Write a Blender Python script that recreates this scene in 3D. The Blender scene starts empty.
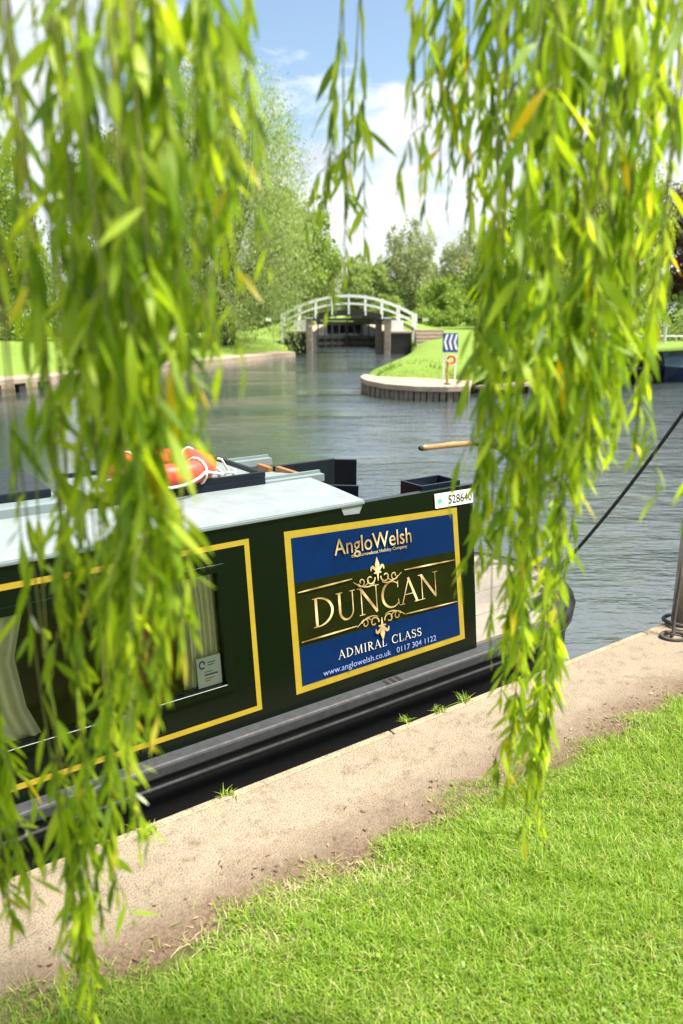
import bpy, math, random
import numpy as np
from mathutils import Vector
random.seed(5); R = np.random.RandomState(11)
sc = bpy.context.scene
COL = sc.collection
D2R = math.radians

# ------------------------------------------------------------------ camera numbers
FPX, CX, CY, H = 750.0, 341.5, 512.0, 2.3
PIT = math.atan(197/750)
ANG = D2R(34.9)                                   # the quay and the boat run along this heading
A = (math.cos(ANG), math.sin(ANG)); N = (-A[1], A[0])
def ray(u, v):
    t = (CY-v)/FPX
    return ((u-CX)/FPX, math.cos(PIT)+t*math.sin(PIT), -math.sin(PIT)+t*math.cos(PIT))
def atz(u, v, z):
    d = ray(u, v); k = (z-H)/d[2]; return Vector((d[0]*k, d[1]*k, z))
def aty(u, v, y):
    d = ray(u, v); k = y/d[1]; return Vector((d[0]*k, y, H+d[2]*k))
def w(s, n, z=0.0): return Vector((s*A[0]+n*N[0], s*A[1]+n*N[1], z))
def sn(p): return (p[0]*A[0]+p[1]*A[1], p[0]*N[0]+p[1]*N[1])
CN = 3.515                                        # boat centre line
def side_n(z): return 2.71+(z-.55)*.10            # leaning cabin side
def on_side(u, v):                                # -> (s, z) on the cabin side
    d = ray(u, v); dn = d[0]*N[0]+d[1]*N[1]
    k = (2.71+(H-.55)*.10)/(dn-.10*d[2])
    return ((d[0]*A[0]+d[1]*A[1])*k, H+d[2]*k)

# ------------------------------------------------------------------ materials
def newmat(name):
    m = bpy.data.materials.new(name); m.use_nodes = True
    nt = m.node_tree; b = nt.nodes['Principled BSDF']
    return m, nt, b
def link(nt, a, b): nt.links.new(a, b)
def node(nt, t, **k):
    n = nt.nodes.new(t)
    for a, v in k.items(): setattr(n, a, v)
    return n
def noise_tex(nt, scale, detail=4, rough=.55, vec=None, dist=0):
    n = node(nt, 'ShaderNodeTexNoise'); n.inputs['Scale'].default_value = scale
    n.inputs['Detail'].default_value = detail; n.inputs['Roughness'].default_value = rough
    n.inputs['Distortion'].default_value = dist
    if vec is not None: link(nt, vec, n.inputs['Vector'])
    return n
def ramp(nt, fac, stops):
    r = node(nt, 'ShaderNodeValToRGB'); e = r.color_ramp.elements
    while len(e) < len(stops): e.new(.5)
    for i, (p, c) in enumerate(stops):
        e[i].position = p; e[i].color = (c[0], c[1], c[2], 1) if not isinstance(c, (int, float)) else (c, c, c, 1)
    link(nt, fac, r.inputs['Fac']); return r
def mixc(nt, fac, a, b):
    m = node(nt, 'ShaderNodeMix', data_type='RGBA')
    for sock, v in ((m.inputs[0], fac), (m.inputs[6], a), (m.inputs[7], b)):
        if isinstance(v, bpy.types.NodeSocket): link(nt, v, sock)
        elif isinstance(v, (int, float)): sock.default_value = v
        else: sock.default_value = (v[0], v[1], v[2], 1)
    return m.outputs[2]
def objco(nt): return node(nt, 'ShaderNodeTexCoord').outputs['Object']
def bump(nt, b, h, strength, dist=.01):
    n = node(nt, 'ShaderNodeBump'); n.inputs['Strength'].default_value = strength; n.inputs['Distance'].default_value = dist
    link(nt, h, n.inputs['Height']); link(nt, n.outputs[0], b.inputs['Normal']); return n
def simple(name, c, rough=.5, metal=0, var=.25, scale=8, bmp=.0, bscale=60, coat=0, spec=.5):
    m, nt, b = newmat(name); co = objco(nt)
    n = noise_tex(nt, scale, 6, .65, co)
    dark = tuple(x*(1-var) for x in c); lite = tuple(min(1, x*(1+var*.6)) for x in c)
    r = ramp(nt, n.outputs[0], [(.3, dark), (.7, lite)])
    link(nt, r.outputs[0], b.inputs['Base Color'])
    rr = ramp(nt, n.outputs[0], [(.3, min(1, rough*1.15)), (.7, rough*.85)])
    link(nt, rr.outputs[0], b.inputs['Roughness'])
    b.inputs['Metallic'].default_value = metal; b.inputs['Coat Weight'].default_value = coat
    b.inputs['Specular IOR Level'].default_value = spec
    if bmp: bump(nt, b, noise_tex(nt, bscale, 5, .6, co).outputs[0], bmp)
    return m
def leafmat(name, stops, trans=.45, tcol=1.5, rough=.5):
    m, nt, b = newmat(name)
    g = node(nt, 'ShaderNodeNewGeometry')
    r = ramp(nt, g.outputs['Random Per Island'], stops)
    link(nt, r.outputs[0], b.inputs['Base Color']); b.inputs['Roughness'].default_value = rough
    b.inputs['Specular IOR Level'].default_value = .35
    t = node(nt, 'ShaderNodeBsdfTranslucent')
    tc = node(nt, 'ShaderNodeMix', data_type='RGBA', blend_type='MULTIPLY'); tc.inputs[0].default_value = 1
    link(nt, r.outputs[0], tc.inputs[6]); tc.inputs[7].default_value = (tcol*1.05, tcol, tcol*.55, 1)
    link(nt, tc.outputs[2], t.inputs['Color'])
    ms = node(nt, 'ShaderNodeMixShader'); ms.inputs[0].default_value = trans
    link(nt, b.outputs[0], ms.inputs[1]); link(nt, t.outputs[0], ms.inputs[2])
    link(nt, ms.outputs[0], nt.nodes['Material Output'].inputs['Surface'])
    return m

M = {}
M['green'] = simple('boat_green_paint', (.0010, .0042, .0016), .2, 0, .25, 3, .015, 25, 0, .22)
M['black'] = simple('hull_blacking', (.008, .008, .008), .65, 0, .5, 12, .2, 30, 0, .25)
M['gunwale'] = simple('worn_gunwale_paint', (.030, .031, .033), .6, 0, .45, 30, .15, 120)
M['roof'] = simple('roof_paint', (.185, .215, .215), .4, 0, .22, 9, .12, 260)
M['roofrim'] = simple('roof_rim_paint', (.16, .20, .20), .35, 0, .12, 6)
M['navy'] = simple('dark_hatch_paint', (.006, .010, .016), .3, 0, .3, 6, 0, 60, 0, .22)
M['gold_line'] = simple('gold_coachline_paint', (.30, .215, .016), .35, 0, .12, 14)
M['blue'] = simple('signwriting_blue', (.0012, .014, .062), .3, 0, .18, 10, 0, 60, 0, .1)
M['olive'] = simple('signwriting_green', (.009, .012, .0015), .3, 0, .35, 6, 0, 60, 0, .1)
M['deck'] = simple('deck_boards', (.20, .175, .135), .6, 0, .2, 14, .1, 90)
M['varnish'] = simple('varnished_wood', (.30, .13, .035), .3, 0, .35, 9, .04, 30)
M['cabinwood'] = simple('cabin_lining', (.10, .055, .025), .4, 0, .3, 5)
M['handle'] = simple('tiller_wood', (.26, .15, .05), .45, 0, .4, 20)
M['brownwood'] = simple('red_brown_wood', (.36, .10, .025), .3, 0, .3, 6)
M['curtain'] = simple('curtain_cloth', (.74, .72, .42), .8, 0, .1, 20)
M['chrome'] = simple('window_frame_metal', (.006, .008, .006), .35, 0, .2, 10)
M['white'] = simple('white_paint', (.88, .88, .86), .45, 0, .12, 6)
M['plate'] = simple('plate_plastic', (.72, .73, .66), .35, 0, .08, 12)
M['ink'] = simple('black_ink', (.012, .012, .014), .5)
M['redink'] = simple('red_ink', (.45, .06, .06), .5)
M['blueink'] = simple('blue_ink', (.03, .09, .22), .5)
M['greenink'] = simple('green_ink', (.10, .40, .16), .5)
M['lilac'] = simple('pale_lilac_print', (.26, .32, .55), .4, 0, .1, 10)
M['cream'] = simple('cream_print', (.66, .62, .50), .4, 0, .1, 10)
M['ring'] = simple('ring_plastic', (.62, .055, .03), .42, 0, .12, 12)
M['rope'] = simple('white_rope', (.70, .66, .58), .85, 0, .25, 60, .3, 300)
M['blackrope'] = simple('black_mooring_rope', (.006, .006, .009), .7, 0, .4, 80, .3, 300)
M['greyrope'] = simple('weathered_grey_rope', (.05, .042, .036), .85, 0, .4, 80, .3, 300)
M['steel'] = simple('weathered_steel_pole', (.30, .27, .22), .5, .25, .4, 7, .12, 50)
M['bark'] = simple('bark', (.075, .06, .045), .9, 0, .5, 5, .6, 14)
M['twig'] = simple('willow_twig', (.19, .19, .05), .6, 0, .3, 40)
M['timber'] = simple('old_dark_timber', (.018, .017, .014), .7, 0, .5, 4, .3, 20)
M['paletimber'] = simple('weathered_pale_timber', (.24, .20, .15), .75, 0, .4, 4, .3, 20)
M['tarp'] = simple('pale_blue_cover', (.42, .58, .72), .5, 0, .15, 4)
M['navyhull'] = simple('navy_gelcoat', (.015, .035, .10), .25)
M['yellow'] = simple('yellow_paint', (.42, .29, .07), .5)
M['galv'] = simple('galvanised_rail', (.55, .54, .50), .5, .2, .2, 6)
M['signblue'] = simple('sign_blue', (.02, .07, .26), .4)
M['foil'] = None
def goldfoil():
    m, nt, b = newmat('gold_foil'); co = objco(nt)
    n = noise_tex(nt, 9, 2, .5, co)
    r = ramp(nt, n.outputs[0], [(.32, (.20, .12, .045)), (.5, (.46, .33, .14)), (.66, (.78, .64, .36))])
    link(nt, r.outputs[0], b.inputs['Base Color']); b.inputs['Roughness'].default_value = .35; b.inputs['Metallic'].default_value = .25
    return m
M['foil'] = goldfoil()
def glassmat():
    m, nt, b = newmat('window_glass'); nt.nodes.remove(b)
    t = node(nt, 'ShaderNodeBsdfTransparent'); t.inputs[0].default_value = (.95, .97, .95, 1)
    g = node(nt, 'ShaderNodeBsdfGlossy'); g.inputs['Roughness'].default_value = .01
    f = node(nt, 'ShaderNodeFresnel'); f.inputs[0].default_value = 1.5
    ms = node(nt, 'ShaderNodeMixShader')
    link(nt, f.outputs[0], ms.inputs[0]); link(nt, t.outputs[0], ms.inputs[1]); link(nt, g.outputs[0], ms.inputs[2])
    link(nt, ms.outputs[0], nt.nodes['Material Output'].inputs['Surface']); return m
M['glass'] = glassmat()
def concrete(name, base, dirt_band=None, scale=1.0):
    m, nt, b = newmat(name); co = objco(nt)
    big = noise_tex(nt, 1.3*scale, 6, .6, co); mid = noise_tex(nt, 14*scale, 8, .7, co); fine = noise_tex(nt, 140*scale, 3, .6, co)
    c1 = ramp(nt, big.outputs[0], [(.3, tuple(x*.80 for x in base)), (.7, tuple(min(1, x*1.1) for x in base))])
    c2 = ramp(nt, mid.outputs[0], [(.30, .45), (.47, .95), (.8, 1.1)])
    c3 = ramp(nt, fine.outputs[0], [(.34, .35), (.48, 1.0), (.7, 1.2)])
    mm = node(nt, 'ShaderNodeMix', data_type='RGBA', blend_type='MULTIPLY'); mm.inputs[0].default_value = .8
    link(nt, c1.outputs[0], mm.inputs[6]); link(nt, c2.outputs[0], mm.inputs[7])
    m2 = node(nt, 'ShaderNodeMix', data_type='RGBA', blend_type='MULTIPLY'); m2.inputs[0].default_value = .75
    link(nt, mm.outputs[2], m2.inputs[6]); link(nt, c3.outputs[0], m2.inputs[7])
    col = m2.outputs[2]
    vor = node(nt, 'ShaderNodeTexVoronoi'); vor.inputs['Scale'].default_value = 55*scale; link(nt, co, vor.inputs['Vector'])
    spk = ramp(nt, vor.outputs['Distance'], [(.0, 1), (.16, 0)])
    gate = ramp(nt, noise_tex(nt, 6*scale, 4, .6, co).outputs[0], [(.5, 0), (.62, 1)])
    ml = node(nt, 'ShaderNodeMath', operation='MULTIPLY'); link(nt, spk.outputs[0], ml.inputs[0]); link(nt, gate.outputs[0], ml.inputs[1])
    col = mixc(nt, ml.outputs[0], col, (.07, .055, .04))
    if dirt_band:
        sep = node(nt, 'ShaderNodeSeparateXYZ'); link(nt, co, sep.inputs[0])
        dn = noise_tex(nt, 5, 8, .7, co)
        ma = node(nt, 'ShaderNodeMath', operation='MULTIPLY_ADD'); link(nt, dn.outputs[0], ma.inputs[0]); ma.inputs[1].default_value = .42; link(nt, sep.outputs['Y'], ma.inputs[2])
        mr = node(nt, 'ShaderNodeMapRange'); link(nt, ma.outputs[0], mr.inputs['Value'])
        mr.inputs['From Min'].default_value = dirt_band[0]+.2; mr.inputs['From Max'].default_value = dirt_band[1]+.2
        mr.inputs['To Min'].default_value = 1; mr.inputs['To Max'].default_value = 0
        dc = ramp(nt, noise_tex(nt, 60, 6, .7, co).outputs[0], [(.3, (.05, .032, .02)), (.7, (.19, .13, .085))])
        col = mixc(nt, mr.outputs[0], col, dc.outputs[0])
    link(nt, col, b.inputs['Base Color']); b.inputs['Roughness'].default_value = .9
    b.inputs['Specular IOR Level'].default_value = .2
    ad = node(nt, 'ShaderNodeMath', operation='ADD'); link(nt, mid.outputs[0], ad.inputs[0]); link(nt, fine.outputs[0], ad.inputs[1])
    bump(nt, b, ad.outputs[0], .85, .010)
    return m
M['quay'] = concrete('quay_concrete', (.255, .208, .145), (1.90, 2.15))
M['coping'] = concrete('coping_concrete', (.30, .24, .16))
M['stone'] = concrete('far_quay_stone', (.34, .27, .20), None, .3)
M['piling'] = simple('stained_piling', (.17, .145, .11), .85, 0, .5, 3, .4, 12)
def groundmat(name, c1, c2, c3, s=1.0, band=None):
    m, nt, b = newmat(name); co = objco(nt)
    n1 = noise_tex(nt, .5*s, 6, .65, co); n2 = noise_tex(nt, 30*s, 6, .7, co)
    r1 = ramp(nt, n1.outputs[0], [(.3, c1), (.7, c2)])
    r2 = ramp(nt, n2.outputs[0], [(.35, c3), (.6, c2)])
    col = mixc(nt, .45, r1.outputs[0], r2.outputs[0])
    if band:
        sep = node(nt, 'ShaderNodeSeparateXYZ'); link(nt, co, sep.inputs[0]); dn = noise_tex(nt, 6, 6, .7, co)
        ma = node(nt, 'ShaderNodeMath', operation='MULTIPLY_ADD'); link(nt, dn.outputs[0], ma.inputs[0]); ma.inputs[1].default_value = .3; link(nt, sep.outputs['Y'], ma.inputs[2])
        mr = node(nt, 'ShaderNodeMapRange'); link(nt, ma.outputs[0], mr.inputs['Value']); mr.inputs['From Min'].default_value = band[0]+.15; mr.inputs['From Max'].default_value = band[1]+.15
        dc = ramp(nt, noise_tex(nt, 60, 6, .7, co).outputs[0], [(.3, (.05, .032, .02)), (.7, (.19, .13, .085))])
        col = mixc(nt, mr.outputs[0], col, dc.outputs[0])
    link(nt, col, b.inputs['Base Color'])
    b.inputs['Roughness'].default_value = .95; b.inputs['Specular IOR Level'].default_value = .1
    bump(nt, b, n2.outputs[0], .8, .05); return m
M['lawn'] = groundmat('lawn_soil', (.09, .12, .02), (.15, .19, .04), (.08, .08, .03), 1.5, (1.76, 1.92))
M['bank'] = groundmat('mown_bank_grass', (.12, .19, .03), (.17, .25, .045), (.10, .14, .03), .6)
M['blade'] = leafmat('grass_blades', [(0, (.10, .19, .016)), (.35, (.17, .30, .020)), (.75, (.25, .38, .030)), (.88, (.33, .42, .06)), (1, (.52, .47, .22))], .42, 1.5)
M['willow'] = leafmat('willow_leaves', [(0, (.075, .14, .010)), (.20, (.15, .26, .012)), (.5, (.29, .41, .014)), (.90, (.42, .52, .026)), (.945, (.28, .34, .04)), (.965, (.62, .44, .02)), (1, (.66, .42, .015))], .52, 1.75, .45)
M['catkin'] = simple('silvery_catkins', (.50, .52, .36), .8)
M['leafA'] = leafmat('grey_green_leaves', [(0, (.15, .22, .06)), (.6, (.26, .35, .105)), (1, (.38, .46, .19))], .4, 1.3)
M['leafB'] = leafmat('fresh_green_leaves', [(0, (.10, .17, .03)), (.6, (.20, .30, .05)), (1, (.32, .41, .09))], .42, 1.4)
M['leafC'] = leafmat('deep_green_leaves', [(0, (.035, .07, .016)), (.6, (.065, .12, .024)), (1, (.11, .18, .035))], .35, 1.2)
M['leafD'] = leafmat('yellow_green_leaves', [(0, (.18, .25, .03)), (.6, (.30, .38, .05)), (1, (.42, .48, .09))], .45, 1.4)
M['leafE'] = leafmat('copper_leaves', [(0, (.045, .022, .018)), (.6, (.09, .045, .032)), (1, (.16, .09, .05))], .3, 1.2)
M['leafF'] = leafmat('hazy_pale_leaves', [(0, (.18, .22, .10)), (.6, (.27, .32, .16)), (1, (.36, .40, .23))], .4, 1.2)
M['straw'] = leafmat('dry_grass_stalks', [(0, (.20, .16, .07)), (.5, (.38, .32, .16)), (1, (.55, .50, .28))], .3, 1.1)
M['clover'] = leafmat('clover_leaves', [(0, (.10, .19, .02)), (1, (.20, .32, .035))], .35, 1.4)
M['litter'] = leafmat('dead_leaves', [(0, (.06, .035, .018)), (.5, (.15, .09, .05)), (1, (.32, .22, .13))], .15, 1)

def watermat():
    m, nt, b = newmat('river_water'); co = objco(nt)
    b.inputs['Base Color'].default_value = (.034, .045, .044, 1); b.inputs['Roughness'].default_value = .05
    b.inputs['IOR'].default_value = 2.9
    # ripples run across the view, short in the wind direction
    mp = node(nt, 'ShaderNodeMapping'); mp.inputs['Rotation'].default_value = (0, 0, D2R(10)); mp.inputs['Scale'].default_value = (.42, 1.25, 1)
    link(nt, co, mp.inputs['Vector'])
    n1 = noise_tex(nt, 2.6, 3, .5, mp.outputs[0], .5)
    n2 = noise_tex(nt, 10, 3, .55, mp.outputs[0], .4)
    n3 = noise_tex(nt, .9, 2, .5, mp.outputs[0], .3)
    def madd(a, k, c=None):
        x = node(nt, 'ShaderNodeMath', operation='MULTIPLY_ADD'); link(nt, a, x.inputs[0]); x.inputs[1].default_value = k
        if c is None: x.inputs[2].default_value = 0
        else: link(nt, c, x.inputs[2])
        return x.outputs[0]
    h = madd(n1.outputs[0], 1.0); h = madd(n2.outputs[0], .48, h); h = madd(n3.outputs[0], 1.2, h)
    # wind: ruffled patches between calmer water, more ruffled towards the open right hand side
    sx = node(nt, 'ShaderNodeSeparateXYZ'); link(nt, co, sx.inputs[0])
    pn = noise_tex(nt, .16, 3, .55, mp.outputs[0], .6)
    gx = node(nt, 'ShaderNodeMath', operation='MULTIPLY_ADD'); link(nt, sx.outputs['X'], gx.inputs[0]); gx.inputs[1].default_value = .035; link(nt, pn.outputs[0], gx.inputs[2])
    mk = node(nt, 'ShaderNodeMapRange'); link(nt, gx.outputs[0], mk.inputs['Value'])
    for k_, v_ in (('From Min', .38), ('From Max', .72), ('To Min', .30), ('To Max', 2.1)): mk.inputs[k_].default_value = v_
    hm_ = node(nt, 'ShaderNodeMath', operation='MULTIPLY'); link(nt, h, hm_.inputs[0]); link(nt, mk.outputs[0], hm_.inputs[1])
    bn = bump(nt, b, hm_.outputs[0], 1.0, .026)
    return m
M['water'] = watermat()

# ------------------------------------------------------------------ mesh helpers
class MB:
    def __init__(s, f=None): s.v = []; s.f = []; s.mi = []; s.fn = f; s.cur = 0
    def V(s, p):
        if s.fn: p = s.fn(*p)
        s.v.append(tuple(p)); return len(s.v)-1
    def F(s, *idx): s.f.append(tuple(idx)); s.mi.append(s.cur)
    def quad(s, a, b, c, d): s.F(s.V(a), s.V(b), s.V(c), s.V(d))
    def poly(s, pts): s.F(*[s.V(p) for p in pts])
    def box(s, x0, x1, y0, y1, z0, z1):
        i = [s.V((x, y, z)) for z in (z0, z1) for y in (y0, y1) for x in (x0, x1)]
        for q in ((0, 2, 3, 1), (4, 5, 7, 6), (0, 1, 5, 4), (2, 6, 7, 3), (0, 4, 6, 2), (1, 3, 7, 5)): s.F(*[i[k] for k in q])
    def prism(s, pts, z0, z1):
        a = [s.V((p[0], p[1], z0)) for p in pts]; b = [s.V((p[0], p[1], z1)) for p in pts]; n = len(pts)
        for i in range(n): s.F(a[i], a[(i+1) % n], b[(i+1) % n], b[i])
        s.F(*b); s.F(*a[::-1])
    def bar(s, p, q, wx, wz, up=(0, 0, 1)):
        p = Vector(p); q = Vector(q); d = (q-p).normalized(); u = Vector(up); x = d.cross(u)
        if x.length < 1e-4: x = d.cross(Vector((1, 0, 0)))
        x.normalize(); u = x.cross(d)
        i = [s.V(c+x*(a*wx/2)+u*(b*wz/2)) for c in (p, q) for a, b in ((-1, -1), (1, -1), (1, 1), (-1, 1))]
        for q_ in ((0, 1, 5, 4), (1, 2, 6, 5), (2, 3, 7, 6), (3, 0, 4, 7), (3, 2, 1, 0), (4, 5, 6, 7)): s.F(*[i[k] for k in q_])
    def tube(s, pts, r, k=8, cap=True, closed=False):
        pts = [Vector(p) for p in pts]; n = len(pts); rs = r if isinstance(r, (list, tuple)) else [r]*n
        rings = []; ref = None
        for i in range(n):
            if closed: t = pts[(i+1) % n]-pts[i-1]
            else: t = pts[min(i+1, n-1)]-pts[max(i-1, 0)]
            t.normalize()
            if ref is None:
                ref = t.cross(Vector((0, 0, 1)))
                if ref.length < .1: ref = t.cross(Vector((1, 0, 0)))
            ref = (ref-t*ref.dot(t)); ref.normalize(); bi = t.cross(ref)
            rings.append([s.V(pts[i]+(ref*math.cos(2*math.pi*j/k)+bi*math.sin(2*math.pi*j/k))*rs[i]) for j in range(k)])
        for i in range(n if closed else n-1):
            a, b = rings[i], rings[(i+1) % n]
            for j in range(k): s.F(a[j], a[(j+1) % k], b[(j+1) % k], b[j])
        if cap and not closed: s.F(*rings[0][::-1]); s.F(*rings[-1])
    def build(s, name, mats, parent=None, bevel=0, smooth=False):
        me = bpy.data.meshes.new(name); me.from_pydata(s.v, [], s.f)
        for m in (mats if isinstance(mats, (list, tuple)) else [mats]): me.materials.append(m)
        me.polygons.foreach_set('material_index', s.mi)
        if smooth: me.polygons.foreach_set('use_smooth', [True]*len(s.f))
        me.update()
        o = bpy.data.objects.new(name, me); COL.objects.link(o)
        if parent: o.parent = parent
        if bevel:
            b = o.modifiers.new('bevel', 'BEVEL'); b.width = bevel; b.segments = 2; b.limit_method = 'ANGLE'
        return o
def tag(o, label=None, cat=None, group=None, kind=None):
    for k, v in (('label', label), ('category', cat), ('group', group), ('kind', kind)):
        if v: o[k] = v
    return o
def empty(name, loc, rz=0, label=None, cat=None, group=None):
    o = bpy.data.objects.new(name, None); COL.objects.link(o); o.location = loc; o.rotation_euler = (0, 0, rz)
    o.empty_display_size = .2
    return tag(o, label, cat, group)
def quads_obj(name, Q, mats, parent=None, mi=None):
    """Q: (m,4,3) array -> mesh of loose quads"""
    m = len(Q); me = bpy.data.meshes.new(name)
    me.vertices.add(m*4); me.vertices.foreach_set('co', Q.astype(np.float32).ravel())
    me.loops.add(m*4); me.loops.foreach_set('vertex_index', np.arange(m*4, dtype=np.int32))
    me.polygons.add(m); me.polygons.foreach_set('loop_start', np.arange(0, m*4, 4, dtype=np.int32))
    me.polygons.foreach_set('loop_total', np.full(m, 4, dtype=np.int32))
    for x in (mats if isinstance(mats, (list, tuple)) else [mats]): me.materials.append(x)
    if mi is not None: me.polygons.foreach_set('material_index', mi.astype(np.int32))
    me.update(calc_edges=True); me.validate()
    o = bpy.data.objects.new(name, me); COL.objects.link(o)
    if parent: o.parent = parent
    return o
def strips_obj(name, S, mats, parent=None):
    """S: (m, k, 2, 3): m strips of k rungs; each strip is one island"""
    m, k = S.shape[:2]; me = bpy.data.meshes.new(name)
    me.vertices.add(m*k*2); me.vertices.foreach_set('co', S.astype(np.float32).ravel())
    base = (np.arange(m)*k*2)[:, None, None]; r = (np.arange(k-1)*2)[None, :, None]
    idx = (base+r+np.array([0, 1, 3, 2])[None, None, :]).reshape(-1).astype(np.int32)
    nf = m*(k-1)
    me.loops.add(nf*4); me.loops.foreach_set('vertex_index', idx)
    me.polygons.add(nf); me.polygons.foreach_set('loop_start', np.arange(0, nf*4, 4, dtype=np.int32))
    me.polygons.foreach_set('loop_total', np.full(nf, 4, dtype=np.int32))
    me.polygons.foreach_set('use_smooth', np.ones(nf, dtype=bool))
    me.materials.append(mats); me.update(calc_edges=True); me.validate()
    o = bpy.data.objects.new(name, me); COL.objects.link(o)
    if parent: o.parent = parent
    return o
def nrm(a): return a/np.maximum(np.linalg.norm(a, axis=-1, keepdims=True), 1e-9)

# ================================================================== SETTING
def struct(o): o['kind'] = 'structure'; return o
mb = MB(); mb.quad((-700, -300, 0), (700, -300, 0), (700, 900, 0), (-700, 900, 0))
struct(mb.build('river_water', M['water']))

QN = 2.47                                          # quay edge
qroot = dict(rot=ANG)
def place_sn(o): o.rotation_euler = (0, 0, ANG); return o
# quay path (local x = s, y = n)
mb = MB(); mb.box(-40, 60, .6, QN-.042, -1, .400)
struct(place_sn(mb.build('quay_path', M['quay'])))
mb = MB(); x = -40.0
while x < 60:
    mb.box(x, x+1.994, QN-.040, QN, -1, .404+.003*math.sin(x*3)); x += 2.0
struct(place_sn(mb.build('kerb', M['coping'], bevel=.008)))
# lawn sheet, uneven edge
def lawn_z(s, n):
    d = max(0, 1.9-n)
    return .392+.03*min(1, d/.25)+.03*min(1, d/2)+.012*math.sin(s*2.3+n*3.1)*min(1, d)+.008*math.sin(s*7+1)*math.sin(n*6)*min(1, d*2)
def lawn_edge(s): return 1.90+.035*math.sin(s*3.1+.5)+.03*math.sin(s*7.7)+.02*math.sin(s*17+1)
mb = MB(); ss = [-40, -20, -8, -3]+[-1.5+.06*i for i in range(140)]+[8, 12, 20, 35, 60]
offs = [0, .05, .1, .18, .3, .45, .6, .8, 1, 1.2, 1.5, 1.8, 2.2, 3, 5, 9, 20, 45]
ids = [[mb.V((s, lawn_edge(s)-o, lawn_z(s, lawn_edge(s)-o)+(0.0 if o > 0 else -.01))) for o in offs] for s in ss]
for i in range(len(ss)-1):
    for j in range(len(offs)-1): mb.F(ids[i][j], ids[i][j+1], ids[i+1][j+1], ids[i+1][j])
struct(place_sn(mb.build('lawn', M['lawn'], smooth=True)))

# near grass blades (stuff)
def blades(name, pts, zs, hmin, hmax, wd, mat, lean=.5, k=4):
    m = len(pts); h = R.uniform(hmin, hmax, m) if np.isscalar(hmin) else R.uniform(0, 1, m)*(hmax-hmin)+hmin
    az = R.uniform(0, 2*np.pi, m); le = np.abs(R.normal(0, lean, m))
    t = np.linspace(0, 1, k)
    side = np.stack([-np.sin(az), np.cos(az), np.zeros(m)], -1)
    S = np.zeros((m, k, 2, 3))
    for i, ti in enumerate(t):
        out = h*le*ti**1.7; up = h*(ti-.28*le*ti**2)
        c = np.stack([pts[:, 0]+np.cos(az)*out, pts[:, 1]+np.sin(az)*out, zs+up], -1)
        ww = (wd*(1-ti**1.6)*.5+.0002)*R.uniform(.7, 1.3, m)
        S[:, i, 0] = c-side*ww[:, None]; S[:, i, 1] = c+side*ww[:, None]
    return strips_obj(name, S, mat)
def fbm(x, y, f):
    return (np.sin(x*f+1.3*np.sin(y*f*.7))+np.sin(y*f*1.13+1.7*np.sin(x*f*.6+2))+np.sin((x+y)*f*1.9+.5))/3
cand = np.stack([R.uniform(-.4, 7.0, 820000), R.uniform(-.7, 1.98, 820000)], -1)
P3 = np.array([cand[:, 0]*A[0]+cand[:, 1]*N[0], cand[:, 0]*A[1]+cand[:, 1]*N[1]]).T
cp, sp = math.cos(PIT), math.sin(PIT)
fz = P3[:, 1]*cp-(.45-H)*sp; uy = P3[:, 1]*sp+(.45-H)*cp
U = CX+FPX*P3[:, 0]/fz; Vv = CY-FPX*uy/fz
edge = np.array([lawn_edge(s) for s in cand[:, 0]]); dd = edge-cand[:, 1]
thin = np.clip(.18+dd*3.2+.45*fbm(cand[:, 0], cand[:, 1], 6)+.3*fbm(cand[:, 0], cand[:, 1], 17), .02, 1)
near = np.clip(2.6/np.maximum(fz, .5), .25, 1)**.5
thin *= np.where(dd > .35, np.clip(.95+.5*fbm(cand[:, 0]+3, cand[:, 1], 9), .25, 1), 1)
ok = (U > -60) & (U < 760) & (Vv < 1100) & (dd > -.05+.03*fbm(cand[:, 0], cand[:, 1], 25)) & (R.uniform(0, 1, len(U)) < thin*near)
cand = cand[ok]; P3 = P3[ok]; dd = dd[ok]
zs = np.array([lawn_z(a, b) for a, b in cand])-.004
hm = np.clip(.022+.030*(fbm(cand[:, 0], cand[:, 1], 5)*.5+.5)+.012*fbm(cand[:, 0], cand[:, 1], 21), .015, .07)
o = blades('grass', P3, zs, hm*.5, hm*1.25, .0029, M['blade'], .95)
tag(o, kind='stuff', cat='grass', label='bright green lawn grass beside the quay path')

# dry straw patches
m = 200000; q_ = np.stack([R.uniform(-.4, 6, m), R.uniform(-.7, 1.9, m)], -1)
f_ = fbm(q_[:, 0]*1.1+2, q_[:, 1]+9, 3.1)+.6*fbm(q_[:, 0]+5, q_[:, 1], 11)+R.normal(0, .25, m)+.12*(np.array([lawn_edge(s) for s in q_[:, 0]])-q_[:, 1] < .18)
q_ = q_[f_ > .78][:16000]
P_ = np.stack([q_[:, 0]*A[0]+q_[:, 1]*N[0], q_[:, 0]*A[1]+q_[:, 1]*N[1]], -1)
tag(blades('dry_grass', P_, np.array([lawn_z(a, b) for a, b in q_])+.004,   .008, .03, .0026, M['straw'], 1.6), 'pale dry grass stalks lying in patches through the lawn', 'dry grass', kind='stuff')
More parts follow.
